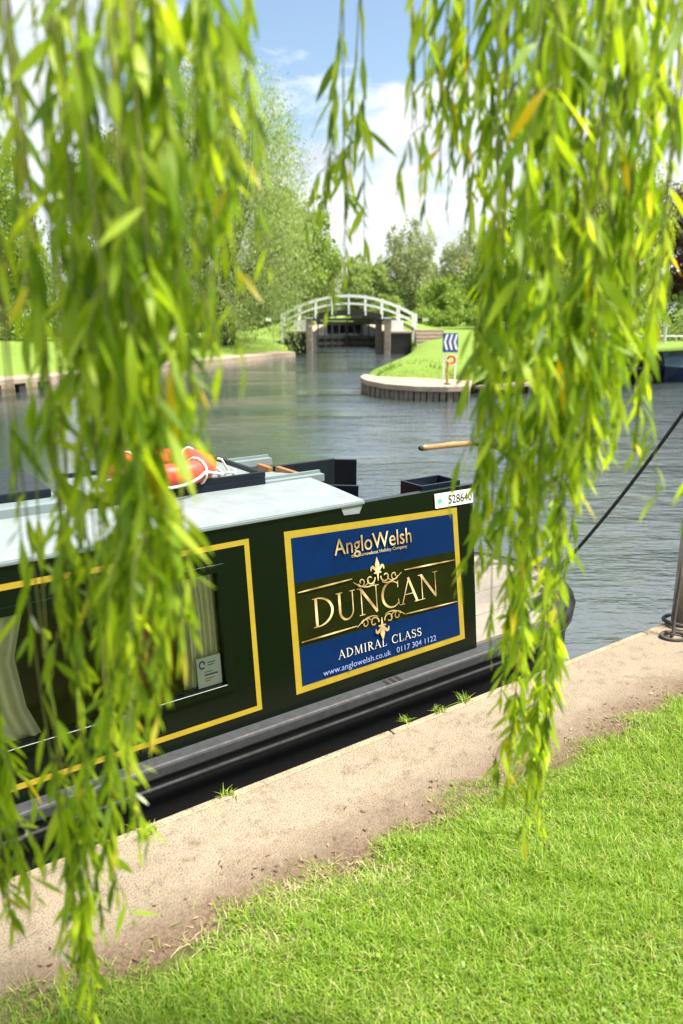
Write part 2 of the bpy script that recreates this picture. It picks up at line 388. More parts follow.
# broad little clover leaves in patches
m = 60000; q_ = np.stack([R.uniform(-.4, 5.5, m), R.uniform(-.7, 1.85, m)], -1)
f_ = fbm(q_[:, 0]+7, q_[:, 1]+3, 4.5)+.5*fbm(q_[:, 0], q_[:, 1], 13)
q_ = q_[(f_ > .42)][:2600]; m = len(q_)
zc = np.array([lawn_z(a, b) for a, b in q_])+R.uniform(.008, .03, m); az = R.uniform(0, 6.28, m); L = R.uniform(.004, .009, m)
c = np.stack([q_[:, 0]*A[0]+q_[:, 1]*N[0], q_[:, 0]*A[1]+q_[:, 1]*N[1], zc], -1)
d = np.stack([np.cos(az), np.sin(az), R.normal(0, .35, m)], -1)*L[:, None]; e = np.stack([-np.sin(az), np.cos(az), R.normal(0, .35, m)], -1)*(L*.8)[:, None]
tag(quads_obj('clover', np.stack([c-d, c-e, c+d, c+e], 1), M['clover']), 'small round clover leaves growing in patches in the lawn', 'clover', kind='stuff')
# scattered dead leaves along the lawn edge
m = 520; s_ = R.uniform(-.3, 5.5, m); n_ = np.array([lawn_edge(s) for s in s_])+np.abs(R.normal(0, .09, m))*R.choice([1, 1, 1, -.5], m)
az = R.uniform(0, 6.28, m); L = R.uniform(.004, .016, m); W_ = L*R.uniform(.15, .5, m)
c = np.stack([s_*A[0]+n_*N[0], s_*A[1]+n_*N[1], np.full(m, .4035)+R.uniform(0, .004, m)], -1)
d = np.stack([np.cos(az), np.sin(az), R.normal(0, .12, m)], -1)*L[:, None]; e = np.stack([-np.sin(az), np.cos(az), R.normal(0, .3, m)], -1)*W_[:, None]
tag(quads_obj('leaf_litter', np.stack([c-d, c-e, c+d, c+e], 1), M['litter']), 'dry brown leaf scraps along the lawn edge', 'leaf litter', kind='stuff')

# weeds in the kerb joint
def weed(u, v, h, label):
    p = atz(u, v, .40); s, n = sn(p)
    k = 34; base = w(s, n, .402)
    o = blades('weed_tuft', np.stack([R.normal(0, .016, k), R.normal(0, .010, k)], -1), np.zeros(k), h*.3, h*.8, .0045, M['blade'], 1.0)
    o.location = base
    tag(o, label, 'weed', 'weeds growing along the quay edge')
weed(405, 722, .055, 'small broad green weed at the quay edge left of two grassy tufts')
weed(437, 712, .05, 'middle weed tuft of three at the quay edge below the boat panel')
weed(464, 702, .065, 'largest grassy weed tuft at the quay edge below the boat panel corner')
weed(228, 796, .06, 'lone spiky weed tuft at the quay edge under the boat window')
weed(150, 832, .05, 'pale weed tuft at the quay edge nearest the low willow tip')

# ---- far banks: each edge vertex fans out to far ground
def bank(name, E, mat, prof, wall_mat, path=None, path_mat=None):
    """E: list of (edge xy, far xy, edge z). prof: list of (t_metres, dz)"""
    mb = MB()
    ids = []
    for (ex, ey), (fx, fy), ez in E:
        e = Vector((ex, ey)); f = Vector((fx, fy)); d = (f-e); L = d.length; d.normalize(); row = []
        for t, dz in prof:
            t_ = min(t, L); q = e+d*t_
            row.append(mb.V((q.x, q.y, ez+dz+(.05*math.sin(q.x*.9)+.05*math.sin(q.y*.7) if 2 < t < 60 else 0))))
        ids.append(row)
    for i in range(len(E)-1):
        for j in range(len(prof)-1): mb.F(ids[i][j], ids[i][j+1], ids[i+1][j+1], ids[i+1][j])
    return struct(mb.build(name, mat, smooth=True))
def lerpE(E, step=1.5):
    out = []
    for i in range(len(E)-1):
        (a, fa, za), (b, fb, zb) = E[i], E[i+1]; n = max(1, min(12, int(math.dist(a, b)/step)))
        for k in range(n):
            t = k/n; out.append((tuple(a[j]+(b[j]-a[j])*t for j in (0, 1)), tuple(fa[j]+(fb[j]-fa[j])*t for j in (0, 1)), za+(zb-za)*t))
    out.append(E[-1]); return out
def wall_strip(name, pts, w_, z0, z1, mat, inward, seg=1.2):
    """stone edging along a polyline, a real block row"""
    mb = MB()
    for (a, b) in zip(pts[:-1], pts[1:]):
        a = Vector(a); b = Vector(b); d = (b-a); L = d.length; d.normalize(); nn = Vector((-d.y, d.x))*inward
        k = max(1, int(L/seg))
        for i in range(k):
            p = a+d*(L*i/k+.006); q = a+d*(L*(i+1)/k-.006)
            P = [p, q, q+nn*w_, p+nn*w_]
            mb.prism([(v.x, v.y) for v in P], z0, z1+.006*math.sin(i*2.1+p.x))
    return mb.build(name, mat)
LE = [((-60, 2), (-700, 10), .2), ((-11.4, 23.0), (-600, 200), .2), ((-8.8, 27.8), (-500, 300), .2), ((-6.5, 34.9), (-400, 500), .22), ((-2.7, 44.0), (-150, 600), .28), ((-3.3, 46.95), (-90, 650), .8), ((-3.3, 60), (-40, 700), 1.2), ((-3.3, 100), (-20, 800), 1.2)]
bank('left_bank_terrain', lerpE(LE), M['bank'], [(0, -.02), (1.75, -.02), (2.2, .10), (4, .32), (7, .5), (14, .7), (40, .8), (120, 1), (700, 1)], None)
struct(wall_strip('left_bank_path', [(-60, 2), (-11.4, 23.0), (-8.8, 27.8), (-6.5, 34.9), (-2.64, 44.0)], 1.7, -1, .26, M['stone'], 1, 2.5))
RE = [((4.2, 100), (20, 800), 1.2), ((4.2, 60), (60, 700), 1.2), ((4.2, 46.6), (110, 650), .35), ((4.0, 43.5), (180, 600), .22), ((3.4, 39), (260, 550), .26), ((2.2, 31), (330, 480), .40), ((.75, 25.2), (400, 420), .36), ((.95, 23.9), (450, 300), .34), ((3.9, 22.6), (500, 250), .34), ((6.5, 25.2), (500, 200), .38), ((11.0, 29.6), (500, 150), .42), ((16, 31.5), (500, 100), .42), ((60, 30), (600, 50), .42)]
bank('right_bank_terrain', lerpE(RE), M['bank'], [(0, -.05), (.5, .18), (1.5, .40), (3.5, .62), (7, .8), (14, .9), (40, 1), (120, 1.1), (700, 1.1)], None)
mb = MB(); mb.quad((-500, 100, 1.15), (500, 100, 1.15), (900, 900, 1.6), (-900, 900, 1.6)); struct(mb.build('far_field', M['bank']))
# low fringe of long grass on the two banks (stuff)
def fringe(name, segs, n_, h0, h1, wd, label, spread=.8):
    P = []; Z = []
    for (a, b, za, zb, inw) in segs:
        t = R.uniform(0, 1, n_)[:, None]; a = np.array(a); b = np.array(b); d = nrm(b-a); nn = np.array([-d[1], d[0]])*inw
        off = np.abs(R.normal(0, spread, n_))[:, None]
        P.append(a+(b-a)*t+nn*off); Z.append(za+(zb-za)*t[:, 0]+np.interp(off[:, 0], [0, .5, 1.5, 3.5], [-.05, .18, .40, .62])-.06)
    P = np.concatenate(P); Z = np.concatenate(Z)
    tag(blades(name, P, Z, h0, h1, wd, M['bladefar'], .6), label, 'grass', kind='stuff')
M['bladefar'] = leafmat('bank_grass_blades', [(0, (.07, .15, .018)), (.5, (.13, .24, .025)), (1, (.22, .32, .05))], .4, 1.4)
fringe('bank_grass', [((.75, 25.2), (2.2, 31), .36, .4, -1), ((2.2, 31), (3.6, 39), .4, .42, -1), ((.95, 23.9), (3.9, 22.6), .34, .34, 1), ((3.9, 22.6), (6.5, 25.2), .34, .38, 1), ((6.5, 25.2), (11, 29.6), .38, .42, 1)], 2600, .05, .17, .03, 'long bright grass on the bank of the lock island')

struct(wall_strip('right_bank_edging', [(6.5, 25.2), (11.0, 29.6), (16, 31.5), (60, 30)], .4, -1, .44, M['piling'], 1, 1.2))
struct(wall_strip('island_edging', [(4.0, 43.5), (3.4, 39), (2.2, 31), (.75, 25.2)], .3, -1, .24, M['piling'], 1, 1.2))
# ---- island landing platform
plat = empty('landing_platform', (2.1, 22.2, 0), 0, 'rounded concrete landing platform on piles below the chevron sign', 'platform')
T = lambda x, y, z: (x-2.1, y-22.2, z)
outl = [(.72, 25.0), (.58, 23.9), (.72, 22.7), (1.2, 21.5), (2.0, 20.75), (2.9, 20.6), (3.5, 20.75), (3.9, 22.6), (2.4, 23.6), (1.2, 24.4)]
mb = MB(T); mb.prism(outl, .26, .42); mb.build('slab', M['stone'], plat, bevel=.02)
mb = MB(T)
path = outl[:7]+[outl[7]]
for (a, b) in zip(path[:-1], path[1:]):
    a = Vector(a); b = Vector(b); k = max(2, int((b-a).length/.17)); c_ = Vector((2.2, 22.8))
    for i in range(k):
        p = a.lerp(b, (i+.5)/k); p = p+(c_-p).normalized()*(.10+(.035 if i % 2 else 0))
        d = (b-a).normalized(); nn = Vector((-d.y, d.x)); hw = .072
        mb.prism([(p.x+d.x*sx*hw+nn.x*sy*.05, p.y+d.y*sx*hw+nn.y*sy*.05) for sx, sy in ((-1, -1), (1, -1), (1, 1), (-1, 1))], -.6, .258)
mb.build('piling', M['piling'], plat)

def lookz(x, y, z): return (x, y, z)
# ---- chevron sign on the platform
p = aty(449, 378, 23.0)
sg = empty('chevron_sign', (p.x, 23.0, .42), 0, 'blue and white chevron board on a white post frame above the landing platform', 'sign')
mb = MB(); mb.box(-.20, -.155, -.02, .02, 0, 1.35); mb.build('post', M['white'], sg)
mb = MB(); mb.box(.155, .20, -.02, .02, 0, 1.35); mb.build('post', M['white'], sg)
mb = MB(); mb.box(-.155, .155, -.015, .015, .50, .54); mb.build('crossbar', M['white'], sg)
mb = MB(); mb.box(-.23, .23, -.05, -.022, .80, 1.36); bd = mb.build('board', M['signblue'], sg, bevel=.006)
mb = MB()
for k in range(3):
    x0 = -.20+.145*k
    mb.poly([(x0+.07, -.054, 1.33), (x0+.135, -.054, 1.33), (x0+.068, -.054, 1.10), (x0, -.054, 1.10)])
    mb.poly([(x0, -.054, 1.10), (x0+.068, -.054, 1.10), (x0+.135, -.054, .87), (x0+.07, -.054, .87)])
mb.build('chevrons', M['white'], bd)
def life_ring_mesh(name, R0, r0, parent, tilt=None):
    pts = [(R0*math.cos(a), R0*math.sin(a), 0) for a in [2*math.pi*i/40 for i in range(40)]]
    mb = MB(tilt); mb.tube(pts, r0, 16, closed=True); o = mb.build(name, M['ring'], parent, smooth=True)
    return o
lr = empty('life_ring', (p.x+.03, 22.88, 1.0), 0, 'small red life ring hung on the post below the chevron board', 'life ring')
life_ring_mesh('ring_body', .11, .032, lr, lambda x, y, z: (x, z, y))
mb = MB(); mb.tube([(.15*math.cos(a), -.03, .15*math.sin(a)) for a in [i*math.pi/8 for i in range(17)]], .008, 6); mb.build('grab_rope', M['rope'], lr)
q = aty(447, 386, 21.2)
yp = empty('mooring_bollard', (q.x, 21.2, .42), 0, 'short yellow mooring post with rounded cap on the platform edge', 'bollard')
mb = MB(); mb.tube([(0, 0, 0), (0, 0, .58)], .04, 12); mb.build('post', M['yellow'], yp)
mb = MB(); mb.tube([(0, 0, .58), (0, 0, .62), (0, 0, .66), (0, 0, .68)], [.055, .055, .042, .015], 12); mb.build('cap', M['yellow'], yp)
mb = MB(); mb.tube([(0, 0, 0), (0, 0, .03)], .10, 12); mb.build('base', M['timber'], yp)
# landing stage to the right
st = empty('landing_stage', (5.0, 22.6, 0), D2R(43), 'low timber landing stage with pale kerb right of the round platform', 'landing stage')
mb = MB(); mb.box(-1.2, 3.0, -.25, .35, .22, .31); mb.build('deck', M['paletimber'], st)
for x in (-1, .8, 2.6):
    mb = MB(); mb.box(x-.07, x+.07, -.2, -.06, -.8, .26); mb.build('pile', M['timber'], st)

# ---- lock
def lockwall(name, x0, x1, y0, label, sgn):
    r = empty(name, ((x0+x1)/2, y0, 0), 0, label, 'lock wall', 'lock side walls')
    c = (x0+x1)/2
    mb = MB(); mb.box(x0-c, x1-c, .0, 52, -1, 1.22); mb.build('wall_body', M['timber'], r, bevel=.02)
    mb = MB(); mb.box(x0-c-.05, x1-c+.05, -.05, 52, 1.223, 1.34); mb.build('coping', M['stone'], r, bevel=.02)
    return r
lockwall('lock_wall', -3.35, -1.85, 47.0, 'dark timber faced lock wall left of the white bridge opening', -1)
lockwall('lock_wall', 2.7, 4.25, 46.5, 'dark timber faced lock wall right of the white bridge opening', 1)
for x, y, lab in ((-1.95, 46.7, 'weathered pale fender pile at the left lock entrance'), (2.75, 46.2, 'weathered pale fender pile at the right lock entrance, nearer of two'), (2.35, 48.6, 'weathered pale fender pile just inside the right lock wall')):
    r = empty('fender_pile', (x, y, 0), 0, lab, 'pile', 'piles at the lock entrance')
    mb = MB(); mb.box(-.19, .19, -.19, .19, -1, 2.1); mb.build('post', M['paletimber'], r, bevel=.03)
    mb = MB(); mb.box(-.22, .22, -.22, .22, 2.10, 2.16); mb.build('cap', M['white'], r)
# gates beyond the bridge
for sx, lab in ((-1, 'dark timber lock gate leaf on the left behind the bridge'), (1, 'dark timber lock gate leaf on the right behind the bridge')):
    hx = -1.82 if sx < 0 else 2.62
    r = empty('lock_gate', (hx, 57, 0), 0, lab, 'lock gate', 'lock gate leaves')
    Lg = 2.25
    g = lambda x, y, z, sx=sx: (-sx*x, y+x*.35, z)
    mb = MB(g)
    for z in (.25, .72, 1.72): mb.box(0, Lg, -.1, .1, z-.11, z+.11)
    mb.build('rails', M['timber'], r)
    for k in range(5):
        mb = MB(g); x = .08+k*(Lg-.16)/4; mb.box(x-.045, x+.045, -.13, .13, -.6, 1.85); mb.build('stile', M['timber'], r)
    mb = MB(g); mb.box(.0, Lg, .05, .1, -.6, .72); mb.build('planking', M['timber'], r)
    mb = MB(g); mb.bar((-3.2, 0, 1.98), (Lg, 0, 1.98), .3, .2); mb.build('balance_beam', M['timber'], r)
    mb = MB(g); mb.bar((-3.6, 0, 1.98), (-3.2, 0, 1.98), .305, .205); mb.build('beam_end', M['white'], r)
    mb = MB(g); mb.bar((.1, -.15, 2.95), (Lg-.1, -.15, 2.95), .05, .07); mb.build('handrail', M['timber'], r)
# footbridge
BY = 48.0
br = empty('footbridge', (.42, BY, 1.3), 0, 'white arched wooden footbridge across the lock entrance', 'footbridge')
XL, XR = -3.62, 4.52; bc = .42
def arch(x, z0, rise): t = (x-bc)/4.1; return z0+rise*(1-t*t)
xs = [XL+(XR-XL)*i/16 for i in range(17)]
def arch_beam(z0, rise, y, dy, dz, name, mat, x0=None, x1=None):
    mb = MB(lambda x, y, z: (x-bc, y-BY, z-1.3)); rows = []
    for x in xs:
        if x0 is not None and (x < x0 or x > x1): continue
        z = arch(x, z0, rise)
        rows.append([mb.V((x, y+a*dy/2, z+b*dz/2)) for a, b in ((-1, -1), (1, -1), (1, 1), (-1, 1))])
    for a, b in zip(rows[:-1], rows[1:]):
        for j in range(4): mb.F(a[j], a[(j+1) % 4], b[(j+1) % 4], b[j])
    mb.F(*rows[0][::-1]); mb.F(*rows[-1])
    return mb.build(name, mat, br)
arch_beam(1.42, 1.12, BY, 1.5, .16, 'deck', M['paletimber'])
for y in (BY-.80, BY+.80):
    arch_beam(1.36, 1.08, y, .09, .34, 'arch_beam', M['timber'], -2.6, 3.6)
    arch_beam(2.28, 1.16, y-.01, .10, .13, 'top_rail', M['white'])
    arch_beam(1.86, 1.13, y, .07, .10, 'middle_rail', M['white'])
    for i in (0, 2, 4, 6, 8, 10, 12, 14, 16):
        x = xs[i]; mb = MB(lambda x, y, z: (x-bc, y-BY, z-1.3)); b0 = arch(x, 1.36, 1.08)-.1
        if i in (0, 16): b0 = .5
        hw = .09 if i in (0, 16) else .05
        mb.box(x-hw, x+hw, y-.055, y+.055, b0, arch(x, 2.28, 1.16)+.10); mb.build('rail_post', M['white'], br)
    for x, sx in ((-2.55, 1), (3.4, -1)):
        mb = MB(lambda x, y, z: (x-bc, y-BY, z-1.3)); mb.box(x-.36, x+.36, y-.14, y-.06, 1.36, 2.0); mb.build('end_panel', M['white'], br)
# steps on the right, low stone block on left
stp = empty('stone_steps', (5.0, 44.6, .45), 0, 'pale stone steps climbing the bank right of the footbridge', 'steps')
for k in range(5):
    mb = MB(); mb.box(-.65+.02*k, .75+.1*k, .42*k, .42*(k+1)+.02, -.6, .20*(k+1)); mb.build('step', M['stone'], stp, bevel=.02)
# fence and dwarf hedges etc come with the trees below

# ---- right hand railing, landing, covered boat
rl = empty('railing', (12.4, 31.0, .42), D2R(-4), 'grey metal railing along the far landing behind the blue boat', 'railing')
for x in np.arange(-3.0, 8.1, 1.35):
    mb = MB(); mb.tube([(x, 0, 0), (x, 0, 1.05)], .035, 8); mb.build('post', M['galv'], rl)
for z in (1.05, .55):
    mb = MB(); mb.tube([(-3.0, 0, z), (8.1, 0, z)], .03, 8); mb.build('rail', M['galv'], rl)
q = aty(662, 362, 30.3)
po = empty('mooring_post', (q.x, 30.3, 0), 0, 'tall thin pale mooring post left of the blue covered boat', 'post')
mb = MB(); mb.tube([(0, 0, -.6), (0, 0, 1.9)], .065, 10); mb.build('shaft', M['galv'], po); mb = MB(); mb.tube([(0, 0, 1.9), (0, 0, 1.96)], .08, 10); mb.build('cap', M['galv'], po)
ls = empty('landing_stage', (10.6, 29.2, 0), D2R(18), 'white edged low landing stage on the far bank left of the blue boat', 'landing stage')
mb = MB(); mb.box(-1.8, 1.8, -.3, .5, .26, .40); mb.build('deck', M['white'], ls)
for x in (-1.5, 0, 1.5):
    mb = MB(); mb.box(x-.06, x+.06, -.2, -.08, -.8, .26); mb.build('pile', M['timber'], ls)
cb = empty('covered_boat', (14.55, 28.4, 0), D2R(6), 'navy motor boat under a pale blue canvas cover by the railing', 'boat')
secs = []
mb = MB()
for i in range(13):
    t = i/12; x = -2.75+5.5*t; hw = .95*min(1, (1-abs(2*t-1)**3.0)+.25); hw = max(.25, hw)
    sh = .42+.12*(1-t)**2
    secs.append([mb.V((x, y*hw, z)) for y, z in ((0, -.3), (-.75, -.12), (-1, sh), (1, sh), (.75, -.12))])
for a, b in zip(secs[:-1], secs[1:]):
    for j in range(5): mb.F(a[j], a[(j+1) % 5], b[(j+1) % 5], b[j])
mb.F(*secs[0][::-1]); mb.F(*secs[-1]); mb.build('hull', M['navyhull'], cb)
mb = MB(); rows = []
for i in range(13):
    t = i/12; x = -2.8+5.6*t; hw = max(.27, .97*min(1, (1-abs(2*t-1)**3.0)+.25)); sh = .40+.12*(1-t)**2; ht = .34+.45*math.sin(math.pi*min(1, max(0, t*.9+.05)))**.8
    rows.append([mb.V((x, y*hw, sh+z*ht)) for y, z in ((-1.02, -.06), (-1, .12), (-.62, .62), (-.15, 1), (.15, 1), (.62, .62), (1, .12), (1.02, -.06))])
for a, b in zip(rows[:-1], rows[1:]):
    for j in range(7): mb.F(a[j], a[j+1], b[j+1], b[j])
mb.F(*rows[0][::-1]); mb.F(*rows[-1]); mb.build('canvas_cover', M['tarp'], cb, smooth=False)
mb = MB(); mb.tube([(-2.75, -.3, .55), (-2.75, .3, .55)], .03, 6); mb.build('bow_fender', M['white'], cb)

# timber wharf at far left
wf = empty('timber_wharf', (-11.2, 22.6, 0), D2R(58), 'low concrete topped wharf on dark piles at the far left bank', 'wharf')
mb = MB(); mb.box(-4, 3.2, -.9, .25, .28, .42); mb.build('deck', M['stone'], wf)
for k in range(9):
    x = -3.8+k*.85
    mb = MB(); mb.box(x-.12, x+.12, -.85, -.62, -.6, .28); mb.build('pile', M['timber'], wf)
# ================================================================== TREES
def crown_leaves(lobes, n, size, asp, droop, rs):
    """lobes: list of (centre, rx, rz). leaves gathered in clumps inside the lobes"""
    vol = np.array([l[1]**2*l[2] for l in lobes])**.75; vol /= vol.sum()
    C = np.array([l[0] for l in lobes]); RX = np.array([l[1] for l in lobes]); RZ = np.array([l[2] for l in lobes])
    nc = max(20, n//26)
    li = rs.choice(len(lobes), nc, p=vol)
    u = nrm(rs.normal(0, 1, (nc, 3))); r = rs.uniform(.25, 1.08, nc)**.55
    cc = C[li]+u*r[:, None]*np.stack([RX[li], RX[li], RZ[li]], -1)
    k = rs.choice(nc, n)
    sg_ = (RX[li]*.16)[k]
    p = cc[k]+rs.normal(0, 1, (n, 3))*np.stack([sg_, sg_, sg_*(1+droop*1.6)], -1)-np.stack([sg_*0, sg_*0, sg_*droop], -1)
    d = nrm(rs.normal(0, 1, (n, 3))+np.array([0, 0, -droop*2.2])); e = nrm(np.cross(d, rs.normal(0, 1, (n, 3))))
    L = size*rs.uniform(.6, 1.4, n)[:, None]
    a = p-d*L*.5; b = p+d*L*.5; m = p-d*L*.05; s = e*L*asp*.5
    return np.stack([a, m+s, b, m-s], 1)
def tree(name, label, cat, x, y, z0, h, rad, mat, n, size, seed, asp=.45, droop=0, nl=15, low=.25, group=None, lean=0, stems=1, dense=1.0, flat=.6):
    rs = np.random.RandomState(seed)
    root = empty(name, (x, y, z0), 0, label, cat, group)
    lobes = []; mb = MB()
    tr = h*.020+.04
    tops = []
    for sidx in range(stems):
        a0 = sidx*2.4+seed; off = 0 if stems == 1 else rad*.28
        base = Vector((0.35*math.cos(a0)*(stems > 1), .35*math.sin(a0)*(stems > 1), -.2))
        top = Vector((off*math.cos(a0)+lean*h, off*math.sin(a0), h*.78))
        ctl = [base.lerp(top, t)+Vector((math.sin(t*4+a0)*.03*h, math.cos(t*3+a0)*.03*h, 0))*t for t in (0, .15, .3, .45, .6, .8, 1)]
        mb.tube(ctl, [tr*(1.35 if i == 0 else 1-.13*i) for i in range(7)], 8)
        tops.append(ctl)
    mb.build('trunk', M['bark'], root, smooth=True)
    mb = MB()
    for i in range(nl):
        f = low+(1-low)*((i+.5)/nl)
        prof = math.sin(math.pi*min(1, max(.02, (f-low*.6)/(1.08-low*.6)))**.85)**.7
        a = i*2.399+seed; rr = rad*prof*rs.uniform(.45, .85)
        c = Vector((rr*math.cos(a)+lean*h*f, rr*math.sin(a), h*f*.93+rs.uniform(-.03, .03)*h))
        lr_ = rad*rs.uniform(.24, .42)*(.55+.45*prof)
        lobes.append((np.array(c), lr_, lr_*rs.uniform(.8, 1.25)*(1+droop*.6)))
        st_ = tops[i % stems]; k = min(5, max(1, int(f*5.2-.6))); p0 = st_[k]
        p1 = p0.lerp(c, .5)+Vector((0, 0, .06*h*(1-f)))
        mb.tube([p0, p1, c], [tr*.42, tr*.26, tr*.07], 6)
        for j in range(3):
            e = c+Vector(rs.normal(0, .6, 3))*lr_; mb.tube([p1.lerp(c, .6), e], [tr*.14, tr*.03], 5, cap=False)
    mb.build('limbs', M['bark'], root, smooth=True)
    quads_obj('crown', crown_leaves(lobes, int(n*dense), size, asp, droop, rs), mat, root)
    return root
def copy_tree(o, loc, rz, sc_, label):
    r = o.copy(); COL.objects.link(r); r.location = loc; r.rotation_euler = (0, 0, rz); r.scale = (sc_,)*3; r['label'] = label
    for ch in o.children:
        c = ch.copy(); COL.objects.link(c); c.parent = r
    return r
tree('willow_tree', 'big grey green willow on the left bank beside the white footbridge', 'tree', -6.7, 44.5, .9, 14.3, 5.7, M['leafA'], 95000, .17, 3, .26, .9, 30, .10, stems=3)
tree('bank_tree', 'fresh green young tree at the left edge behind the hanging willow', 'tree', -20.5, 45, 1.0, 11.5, 4.0, M['leafB'], 24000, .24, 8, .5, .2, 18, .2, 'trees on the left bank')
tree('bank_tree', 'broad green tree behind the left willow strands, over the stone path', 'tree', -14.5, 55, 1.1, 13.5, 5.2, M['leafB'], 30000, .26, 12, .5, .3, 20, .12, 'trees on the left bank')
tree('yew_tree', 'dark dense evergreen tree between the left willow and the hanging strands', 'tree', -11.0, 52, 1.1, 8.5, 2.4, M['leafC'], 22000, .2, 21, .4, 0, 16, .05)
tree('bank_tree', 'low spreading green tree at the water edge far left', 'tree', -24, 37, .9, 8.0, 4.0, M['leafB'], 22000, .22, 17, .4, .5, 16, .08, 'trees on the left bank')
tree('lock_tree', 'mid green tree rising straight behind the footbridge', 'tree', -4.5, 74, 1.2, 12.5, 5.0, M['leafB'], 26000, .32, 31, .5, .1, 18, .08, 'trees behind the lock')
tree('lock_tree', 'rounded soft green tree behind the right half of the footbridge', 'tree', 3.2, 104, 1.2, 8.2, 4.6, M['leafA'], 22000, .34, 37, .5, .1, 18, .04, 'trees behind the lock')
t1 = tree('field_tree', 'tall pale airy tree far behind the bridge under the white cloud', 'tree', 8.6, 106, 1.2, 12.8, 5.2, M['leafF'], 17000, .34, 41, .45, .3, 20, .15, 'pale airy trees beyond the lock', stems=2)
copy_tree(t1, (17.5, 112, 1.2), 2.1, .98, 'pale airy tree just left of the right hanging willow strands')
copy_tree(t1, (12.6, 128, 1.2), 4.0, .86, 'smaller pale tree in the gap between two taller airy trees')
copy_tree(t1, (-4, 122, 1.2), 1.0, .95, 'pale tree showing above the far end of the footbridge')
b1 = tree('round_bush', 'round dark green bush standing right of the footbridge on the far lawn', 'bush', 10.0, 76, 1.3, 4.4, 2.9, M['leafB'], 16000, .22, 51, .5, 0, 14, .05, 'bushes on the far lawn')
copy_tree(b1, (14.5, 80, 1.3), 1.3, .8, 'smaller green bush behind the right hanging strands')
copy_tree(b1, (5.4, 90, 1.3), 3.3, .7, 'small green bush behind the steps of the footbridge')
def hedge(name, label, x0, y0, x1, y1, z0, h, th, mat, n, seed, size=.2):
    rs = np.random.RandomState(seed)
    r = empty(name, (x0, y0, z0), 0, label, 'hedge'); L = math.dist((x0, y0), (x1, y1)); lob = []
    k = max(3, int(L/(h*.7)))
    for i in range(k):
        t = (i+.5)/k
        lob.append((np.array(((x1-x0)*t+rs.normal(0, .1), (y1-y0)*t+rs.normal(0, .1), h*rs.uniform(.38, .5))), max(th, L/k*.62), h*rs.uniform(.42, .56)))
    quads_obj('foliage', crown_leaves(lob, n, size, .5, 0, rs), mat, r)
    for i in range(k):
        c = lob[i][0]; mb = MB(); mb.tube([(c[0], c[1], -.1), (c[0]+.1, c[1], h*.6)], [.06, .02], 6); mb.build('stem', M['bark'], r)
hedge('hedge', 'long clipped green hedge on the lawn beyond the stone steps', 6.5, 70, 26, 74, 1.3, 1.9, .9, M['leafB'], 16000, 61)
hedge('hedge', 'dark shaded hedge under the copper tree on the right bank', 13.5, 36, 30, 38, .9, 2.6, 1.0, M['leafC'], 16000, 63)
hedge('hedge', 'low olive green shrubs behind the railing on the right bank', 12.0, 33.5, 26, 34, .9, 1.7, .7, M['leafA'], 12000, 64, .15)
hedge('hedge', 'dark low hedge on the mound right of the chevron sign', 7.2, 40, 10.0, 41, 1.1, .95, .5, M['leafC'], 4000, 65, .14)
hedge('hedge', 'green waterside shrubs at the foot of the far left trees', -26, 40, -15, 46, .9, 2.4, 1.0, M['leafB'], 12000, 66)
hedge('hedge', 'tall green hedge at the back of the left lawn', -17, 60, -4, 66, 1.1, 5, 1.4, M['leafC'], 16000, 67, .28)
tree('golden_willow', 'yellow green willow glowing behind the right hanging strands', 'tree', 16.0, 48, 1.0, 10.5, 3.6, M['leafD'], 26000, .24, 71, .3, .8, 18, .08)
tree('copper_beech', 'dark copper red tree at the right edge behind the railing', 'tree', 23.0, 48, 1.0, 10.8, 4.3, M['leafE'], 26000, .24, 77, .55, 0, 18, .1)
tree('field_tree', 'mid green tree behind the thick right hanging strands', 'tree', 14, 62, 1.1, 9, 4, M['leafB'], 18000, .3, 79, .5, .1, 16, .1, 'green trees on the right bank')
# far tree line, each tree its own, closing the horizon
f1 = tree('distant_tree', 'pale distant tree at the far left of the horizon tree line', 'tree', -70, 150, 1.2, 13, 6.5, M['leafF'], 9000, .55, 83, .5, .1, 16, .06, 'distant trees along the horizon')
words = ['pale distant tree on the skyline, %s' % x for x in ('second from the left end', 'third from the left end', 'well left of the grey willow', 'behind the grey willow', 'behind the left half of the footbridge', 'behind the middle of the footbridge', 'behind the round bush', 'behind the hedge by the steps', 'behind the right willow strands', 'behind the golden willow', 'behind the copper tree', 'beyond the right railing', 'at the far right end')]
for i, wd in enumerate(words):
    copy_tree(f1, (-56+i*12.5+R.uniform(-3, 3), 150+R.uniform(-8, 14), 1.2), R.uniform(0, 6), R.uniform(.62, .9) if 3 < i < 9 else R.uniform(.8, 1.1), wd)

# ================================================================== NARROWBOAT
SB = 0.0
boat = empty('narrowboat', tuple(w(0, CN, 0)), ANG, 'dark green narrowboat with blue and gold name panel moored along the concrete quay', 'narrowboat')
LB = lambda s, n, z: (s, n-CN, z)
NS, NF, ZG = 2.635, 4.395, .52                   # gunwale outer edges, gunwale height
S_BOW, S_ST = -12.5, 2.9
def outline(off=0.0, k=20):
    pts = []
    hw = (NF-NS)/2+off
    for i in range(k+1):                          # rounded stern
        t = -math.pi/2+math.pi*i/k
        pts.append((S_ST+(1.24+off)*max(0, math.cos(t))**.85, CN+hw*math.sin(t)))
    for i in range(k+1):                          # pointed bow
        t = math.pi/2+math.pi*i/k
        pts.append((S_BOW+2.4*math.cos(t)*(1), CN+hw*math.sin(t)*1.0))
    return pts
mb = MB(LB)
o0, o1, o2 = outline(-.10), outline(-.012), outline(-.012)
r0 = [mb.V((p[0], p[1], -.55)) for p in o0]; r1 = [mb.V((p[0], p[1], .02)) for p in o1]; r2 = [mb.V((p[0], p[1], ZG-.062)) for p in o2]
